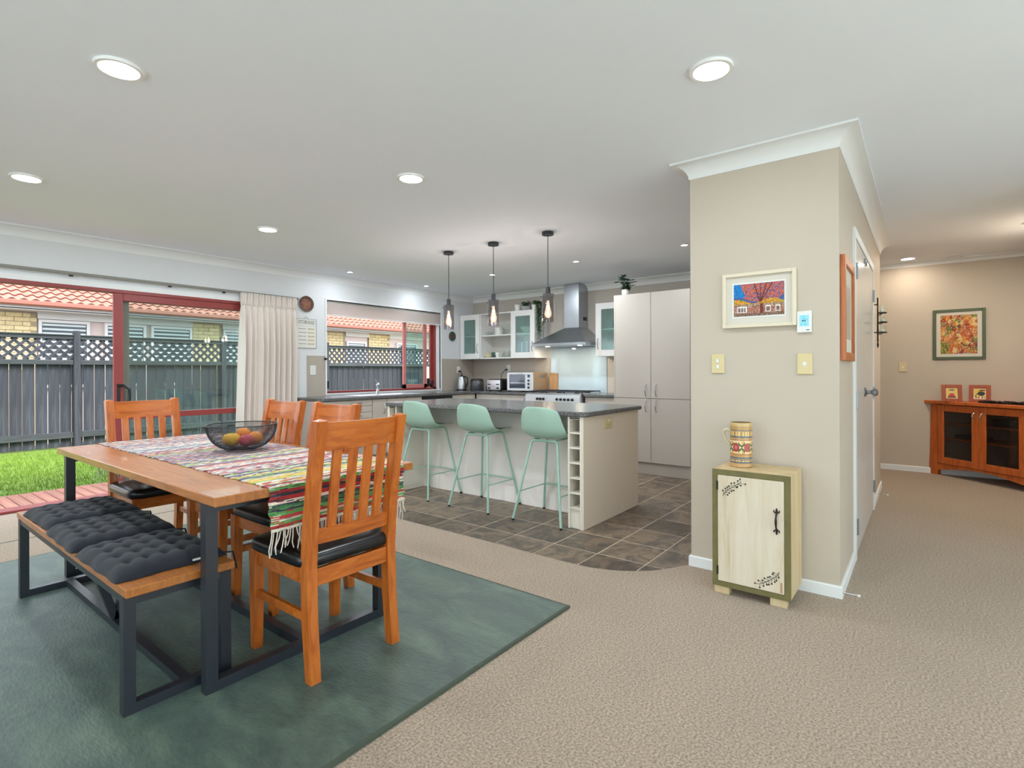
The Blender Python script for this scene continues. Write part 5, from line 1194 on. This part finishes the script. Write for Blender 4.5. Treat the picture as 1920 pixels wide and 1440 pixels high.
# stein
def stein():
    t = thing('beer_stein', 'tall tan stein with blue bands and painted flowers on the small cabinet', 'stein', (3.03, .78, cz1), local=True)
    prof = [(.054, 0), (.058, .004), (.058, .012), (.056, .016)]+[(.056, .016+.004*k) for k in range(1, 53)]+[(.057, .232), (.055, .238), (.051, .238), (.05, .03), (0, .028)]
    NA = 72; o = part('body', MB().lathe(prof, n=NA), 'glazed', t, 40)
    tan, blue, cream = S(190, 150, 96), S(92, 104, 122), S(226, 206, 160)
    ca = math.atan2(-.78, -3.03)                                # direction of the viewer
    def fn(c):
        z = c.z; a = (math.atan2(c.y, c.x)-ca+PI) % (2*PI)-PI; u = a*.056; r = math.hypot(c.x, c.y)
        if r < .0525: return S(150, 116, 76)
        for lo, hi in ((.048, .056), (.04, .044), (.162, .168), (.195, .201), (.026, .032)):
            if lo <= z < hi: return blue
        if .170 <= z < .193 or .032 < z < .041:
            return S(222, 190, 120) if abs(((u*60) % 1)-.5) < .28 else S(170, 130, 84)
        if .075 < z < .142:
            for k in range(-3, 4):
                uu = u-(k*.058-.026); d = math.hypot(uu/.016, (z-.108)/.024)
                if d < 1: return S(176, 60, 60) if (d > .45 or k % 2) else S(206, 120, 130)
                uv = u-(k*.058+.003); w_ = abs(abs(z-.108)-.006-abs(uv)*.9)
                if abs(uv) < .016 and w_ < .007: return S(74, 104, 44)
                if abs(uv-.006) < .006 and abs(abs(z-.108)-.024) < .008: return S(220, 150, 60)
            return cream
        if .142 <= z < .15 or .066 < z < .074: return S(176, 110, 70)
        if z > .22: return S(206, 176, 120)
        return tan
    paint(o, fn)
    h = [(0, .054, .19), (0, .075, .198), (0, .092, .185), (0, .09, .16), (0, .078, .135), (0, .066, .118), (0, .052, .11)]
    part('handle', MB().tube(h, [.008, .009, .009, .0085, .008, .0075, .007], 10), 'brass_cream', t, 60)
stein()
# framed mirror on the hall side, sconce, stops
fm = thing('framed_mirror', 'wooden framed picture on the hall side of the wall block', 'picture', (3.46, YH, 1.218))
z0, z1, xa, xb_ = 1.218, 1.768, 3.215, 3.70
f = MB().box(xa, xa+.045, YH-.024, YH-.001, z0, z1, .002).box(xb_-.045, xb_, YH-.024, YH-.001, z0, z1, .002).box(xa+.045, xb_-.045, YH-.024, YH-.001, z0, z0+.045, .002).box(xa+.045, xb_-.045, YH-.024, YH-.001, z1-.045, z1, .002)
part('frame', f, 'frame_wood', fm); part('mount', MB().box(xa+.045, xb_-.045, YH-.010, YH-.006, z0+.045, z1-.045), 'mount_white', fm); part('print', MB().box(xa+.11, xb_-.11, YH-.011, YH-.010, z0+.12, z1-.14), 'splash_taupe', fm)
sc_ = thing('candle_sconce', 'dark iron wall sconce with three glass candle cups', 'candle holder', (5.56, YH, 1.37), local=True)
part('stem', MB().tube([(0, -.03, .05), (0, -.03, .42)], .006, 8).tube([(.03, -.028, .08), (.03, -.028, .33)], .004, 8).tube([(0, -.03, .10), (.03, -.028, .10)], .004, 6).tube([(0, -.03, .31), (.03, -.028, .31)], .004, 6), 'iron', sc_, 60)
part('drop', MB().lathe([(0, 0), (.008, .03), (.004, .06), (.009, .075), (0, .085)], (.01, -.03, -.02), 10), 'iron', sc_, 60); part('wall_bracket', MB().tube([(0, 0, .36), (0, -.03, .36)], .005, 6).tube([(0, 0, .12), (0, -.03, .12)], .005, 6), 'iron', sc_)
for k, (x, z) in enumerate(((-.03, .285), (.045, .21), (.0, .12))):
    a = part('arm', MB().tube([(0, -.03, z-.01), (x*.5, -.045, z-.018), (x, -.062, z-.006)], .004, 6).lathe([(.034, z-.006), (.036, z+.002), (.03, z+.004), (0, z)], (x, -.062, 0), 18), 'iron', sc_, 60)
    part('glass_cup', MB().lathe([(.026, z+.004), (.031, z+.062), (.029, z+.062), (.0245, z+.008), (0, z+.008)], (x, -.062, 0), 20), 'clear_glass', a, 50)
    part('candle', MB().cyl((x, -.062, z+.009), .018, .015, 14), 'white_plastic', a, 40)
for x, l in ((3.185, 'brass door stop at the near corner of the wall block'), (5.915, 'brass door stop further along the hall skirting')):
    t = thing('door_stop', l, 'door stop', (x, YH-.013, .03), 0, 'spring door stops', local=True); part('rod', MB().tube([(0, 0, 0), (0, -.062, 0)], .0045, 8), 'chrome', t, 60); part('tip', MB().tube([(0, -.062, 0), (0, -.074, 0)], .007, 8), 'white_plastic', t, 60)

# ================================================================ hall end wall
gp = thing('framed_artwork', 'green framed abstract artwork in autumn colours on the hall end wall', 'picture', (XH, -.31, 1.278))
z0, z1, ya, yb = 1.279, 1.833, -.533, -.086
f = MB().box(XH-.02, XH-.001, ya, ya+.03, z0, z1, .003).box(XH-.02, XH-.001, yb-.03, yb, z0, z1, .003).box(XH-.02, XH-.001, ya+.03, yb-.03, z0, z0+.03, .003).box(XH-.02, XH-.001, ya+.03, yb-.03, z1-.03, z1, .003)
part('frame', f, 'frame_green', gp); part('mount', MB().box(XH-.010, XH-.006, ya+.03, yb-.03, z0+.03, z1-.03), 'mount_white', gp)
rB = random.Random(9); blobs = [(rB.random(), rB.random(), rB.choice([S(150, 60, 50), S(190, 90, 40), S(206, 140, 60), S(120, 60, 60), S(220, 190, 130), S(110, 120, 50), S(180, 110, 70), S(200, 120, 40)])) for _ in range(160)]
def abstract(u, v):
    b = min(blobs, key=lambda q: (q[0]-u)**2+(q[1]-v)**2+rB.random()*.004); c = b[2]
    if u < .25 and v < .3: c = S(90, 120, 40) if rB.random() < .7 else c
    if rB.random() < .12: c = S(226, 200, 150)
    return c
panel_art('print', gp, XH-.0115, -.464, -.153, 1.343, 1.768, 50, 66, abstract)
switch_plate('light_switch', 'cream light switch on the hall end wall', ('x', -1), (XH, .188, 1.197), .072, .105, 'ivory_plastic', 1, 'cream light switches')
# corner cabinet: local x runs along the front from left to right, y into the corner
tv = thing('corner_cabinet_stand', 'honey timber corner cabinet with two glass doors in the hall', 'cabinet', (7.63, -.065, 0), math.atan2(-.72, -.69), local=True)
W_ = 1.06; TT = .822; ZC = TT-.034
part('top', slab([(-.06, -.03), (W_+.06, -.03), (W_*.5+.12, .50), (W_*.5-.12, .50)], ZC, TT, .004), 'tv_wood', tv)
for x0, s in ((0, -1), (W_, 1)):
    pts = []; n = 8
    for k in range(n+1):
        z = ZC*k/n; fl = .03*(1-k/n)**2.2; pts.append((x0+s*fl, z))
    inn = [(x0-s*.075, z) for _, z in pts[::-1]]; part('corner_post', MB().prismy(pts+inn, 0, .045), 'tv_wood', tv, 30)
for k in range(1): 
    arc_ = [(.075, .13)]+[(.075+(W_-.15)*i/12, .055+.055*math.sin(PI*i/12)) for i in range(13)]+[(W_-.075, .13)]
    part('apron', MB().prismy(arc_[::-1], .006, .03), 'tv_wood', tv, 20)
part('side_panel', MB().hexa([(.01, .045, .003), (.03, .045, .003), (.42, .46, .003), (.40, .46, .003)], [(.01, .045, ZC), (.03, .045, ZC), (.42, .46, ZC), (.40, .46, ZC)]), 'tv_wood', tv); part('side_panel', MB().hexa([(W_-.03, .045, .003), (W_-.01, .045, .003), (W_-.40, .46, .003), (W_-.42, .46, .003)], [(W_-.03, .045, ZC), (W_-.01, .045, ZC), (W_-.40, .46, ZC), (W_-.42, .46, ZC)]), 'tv_wood', tv)
trap = [(.05, .04), (W_-.05, .04), (W_-.42, .44), (.42, .44)]
part('floor_panel', MB().prism(trap, .12, .135), 'tv_wood', tv); part('back_panel', MB().box(.40, W_-.40, .45, .46, .003, ZC), 'tv_wood', tv)
for z in (.40, .57): part('shelf', MB().prism(trap, z, z+.016), 'tv_wood', tv)
for a, b, hx in ((.08, W_/2-.002, W_/2-.04), (W_/2+.002, W_-.08, W_/2+.04)):
    st_ = .07; f = MB().box(a, a+st_, -.002, .02, .135, ZC-.008, .002).box(b-st_, b, -.002, .02, .135, ZC-.008, .002).box(a+st_, b-st_, -.002, .02, .135, .205, .002).box(a+st_, b-st_, -.002, .02, ZC-.078, ZC-.008, .002)
    d = part('door', f, 'tv_wood', tv); part('pane', MB().box(a+st_, b-st_, .008, .012, .205, ZC-.078), 'pane_tv', d); part('handle', bow_handle((hx, -.002, .68), .075, (0, -1), r=.005), 'chrome', d, 60)
M('device_grey', S(70, 76, 90), .4, metal=.4)
a_ = tv.matrix_basis
def on_tv(x, y, z): p = a_ @ Vector((x, y, z)); return (p.x, p.y, p.z)
bpy.context.view_layer.update(); a_ = Matrix.Translation(tv.location) @ Matrix.Rotation(tv.rotation_euler.z, 4, 'Z')
t = thing('media_player', 'slim silver media player on the cabinet shelf behind glass', 'media player', on_tv(.33, .16, .416), tv.rotation_euler.z, local=True); part('case', MB().box(-.14, .14, -.06, .09, 0, .045, .003), 'device_grey', t); part('display', MB().box(-.09, .02, -.0615, -.06, .015, .032), 'screen_ink', t)
t = thing('set_top_box', 'black box on the right cabinet shelf behind glass', 'media player', on_tv(.72, .16, .586), tv.rotation_euler.z, local=True); part('case', MB().box(-.15, .13, -.06, .09, 0, .07, .003), 'black_plastic', t); part('display', MB().box(-.05, .05, -.0615, -.06, .03, .045), 'screen_ink', t)
def small_frame(x, y, rz, label, fn):
    t = thing('photo_frame', label, 'picture frame', (x, y, TT), rz, 'small frames on the corner cabinet', local=True)
    lean = .18; w_, h_ = .087, .185; T_ = Matrix.Rotation(-lean, 4, 'Y')      # leans back in +x
    def tl(mb): mb.v = [tuple(Matrix.Rotation(lean, 4, 'Y') @ Vector(p)) for p in mb.v]; return mb
    f = MB().box(0, .014, -w_, -w_+.038, 0, h_, .002).box(0, .014, w_-.038, w_, 0, h_, .002).box(0, .014, -w_+.038, w_-.038, 0, .035, .002).box(0, .014, -w_+.038, w_-.038, h_-.035, h_, .002)
    part('frame', tl(f), 'frame_dark', t); P = [[(.008, .049-.098*i/14, .035+.115*j/16) for j in range(17)] for i in range(15)]
    o = part('picture', tl(MB().grid(P)), 'print_gloss', t); me = o.data; ca = me.color_attributes.new('Col', 'FLOAT_COLOR', 'CORNER')
    for p in me.polygons:
        i, j = divmod(p.index, 16); c = fn((i+.5)/14, (j+.5)/16)
        for li in p.loop_indices: ca.data[li].color = (*c, 1)
    part('backing', tl(MB().box(.009, .013, -w_+.03, w_-.03, .03, h_-.03)), 'iron', t); part('strut', MB().bar((.03, 0, .12), (.085, 0, .002), .03, .004), 'iron', t)
wood('frame_dark', [(.25, S(126, 54, 26)), (.5, S(158, 74, 38)), (.75, S(172, 88, 46))], (12, 12, 2), .4, 2.0, .15)
Y_, Cc = S(222, 196, 84), S(232, 218, 190)
def picA(u, v):
    if u < .08 or u > .92 or v < .06 or v > .95: return Cc
    if .08 < v < .2 and .15 < u < .85: return S(90, 60, 50)
    if abs(u-.5) < .3-(v-.2)*.5 and v < .5: return S(190, 70, 70)
    if abs(u-.5) < .13 and .5 <= v < .72: return S(226, 190, 170)
    if abs(u-.5) < .2 and .72 <= v < .86: return S(130, 120, 70)
    return Y_
def picB(u, v):
    if u < .07 or u > .93 or v < .06 or v > .95: return Cc
    if .08 < v < .25: return S(150, 110, 80) if (int(u*20) % 2) else Cc
    d = math.hypot((u-.62)/.3, (v-.52)/.2)
    if d < 1: return S(50, 44, 50)
    if .5 < u < .95 and .78 < v < .88: return S(120, 50, 44)
    if abs((u-.15)*1.2-(v-.3)) < .07 and u < .45: return S(90, 84, 60)
    return Y_
small_frame(7.44, -.245, .10, 'small brown frame with a seated red figure on yellow, on the corner cabinet', picA); small_frame(7.40, -.465, -.12, 'small brown frame with a dark horse on yellow, on the corner cabinet', picB)
def garland():
    mb = MB(); rn = random.Random(2); p = Vector(on_tv(.56, .02, TT)); q = Vector(on_tv(1.08, .06, TT))
    for k in range(46):
        t_ = k/45; c = p.lerp(q, t_)+Vector((rn.uniform(-.02, .02), rn.uniform(-.02, .02), .013+rn.uniform(0, .012)))
        mb.sellip((c.x, c.y, c.z), (rn.uniform(.010, .022), rn.uniform(.010, .022), .012), .8, .8, 8, 6)
    mb.tube([tuple(p.lerp(q, k/12)+Vector((rn.uniform(-.015, .015), rn.uniform(-.015, .015), .006))) for k in range(13)], .005, 6)
    solo('beaded_garland', mb, 'iron', 'dark beaded garland lying on the corner cabinet', 'garland', 60)
garland()
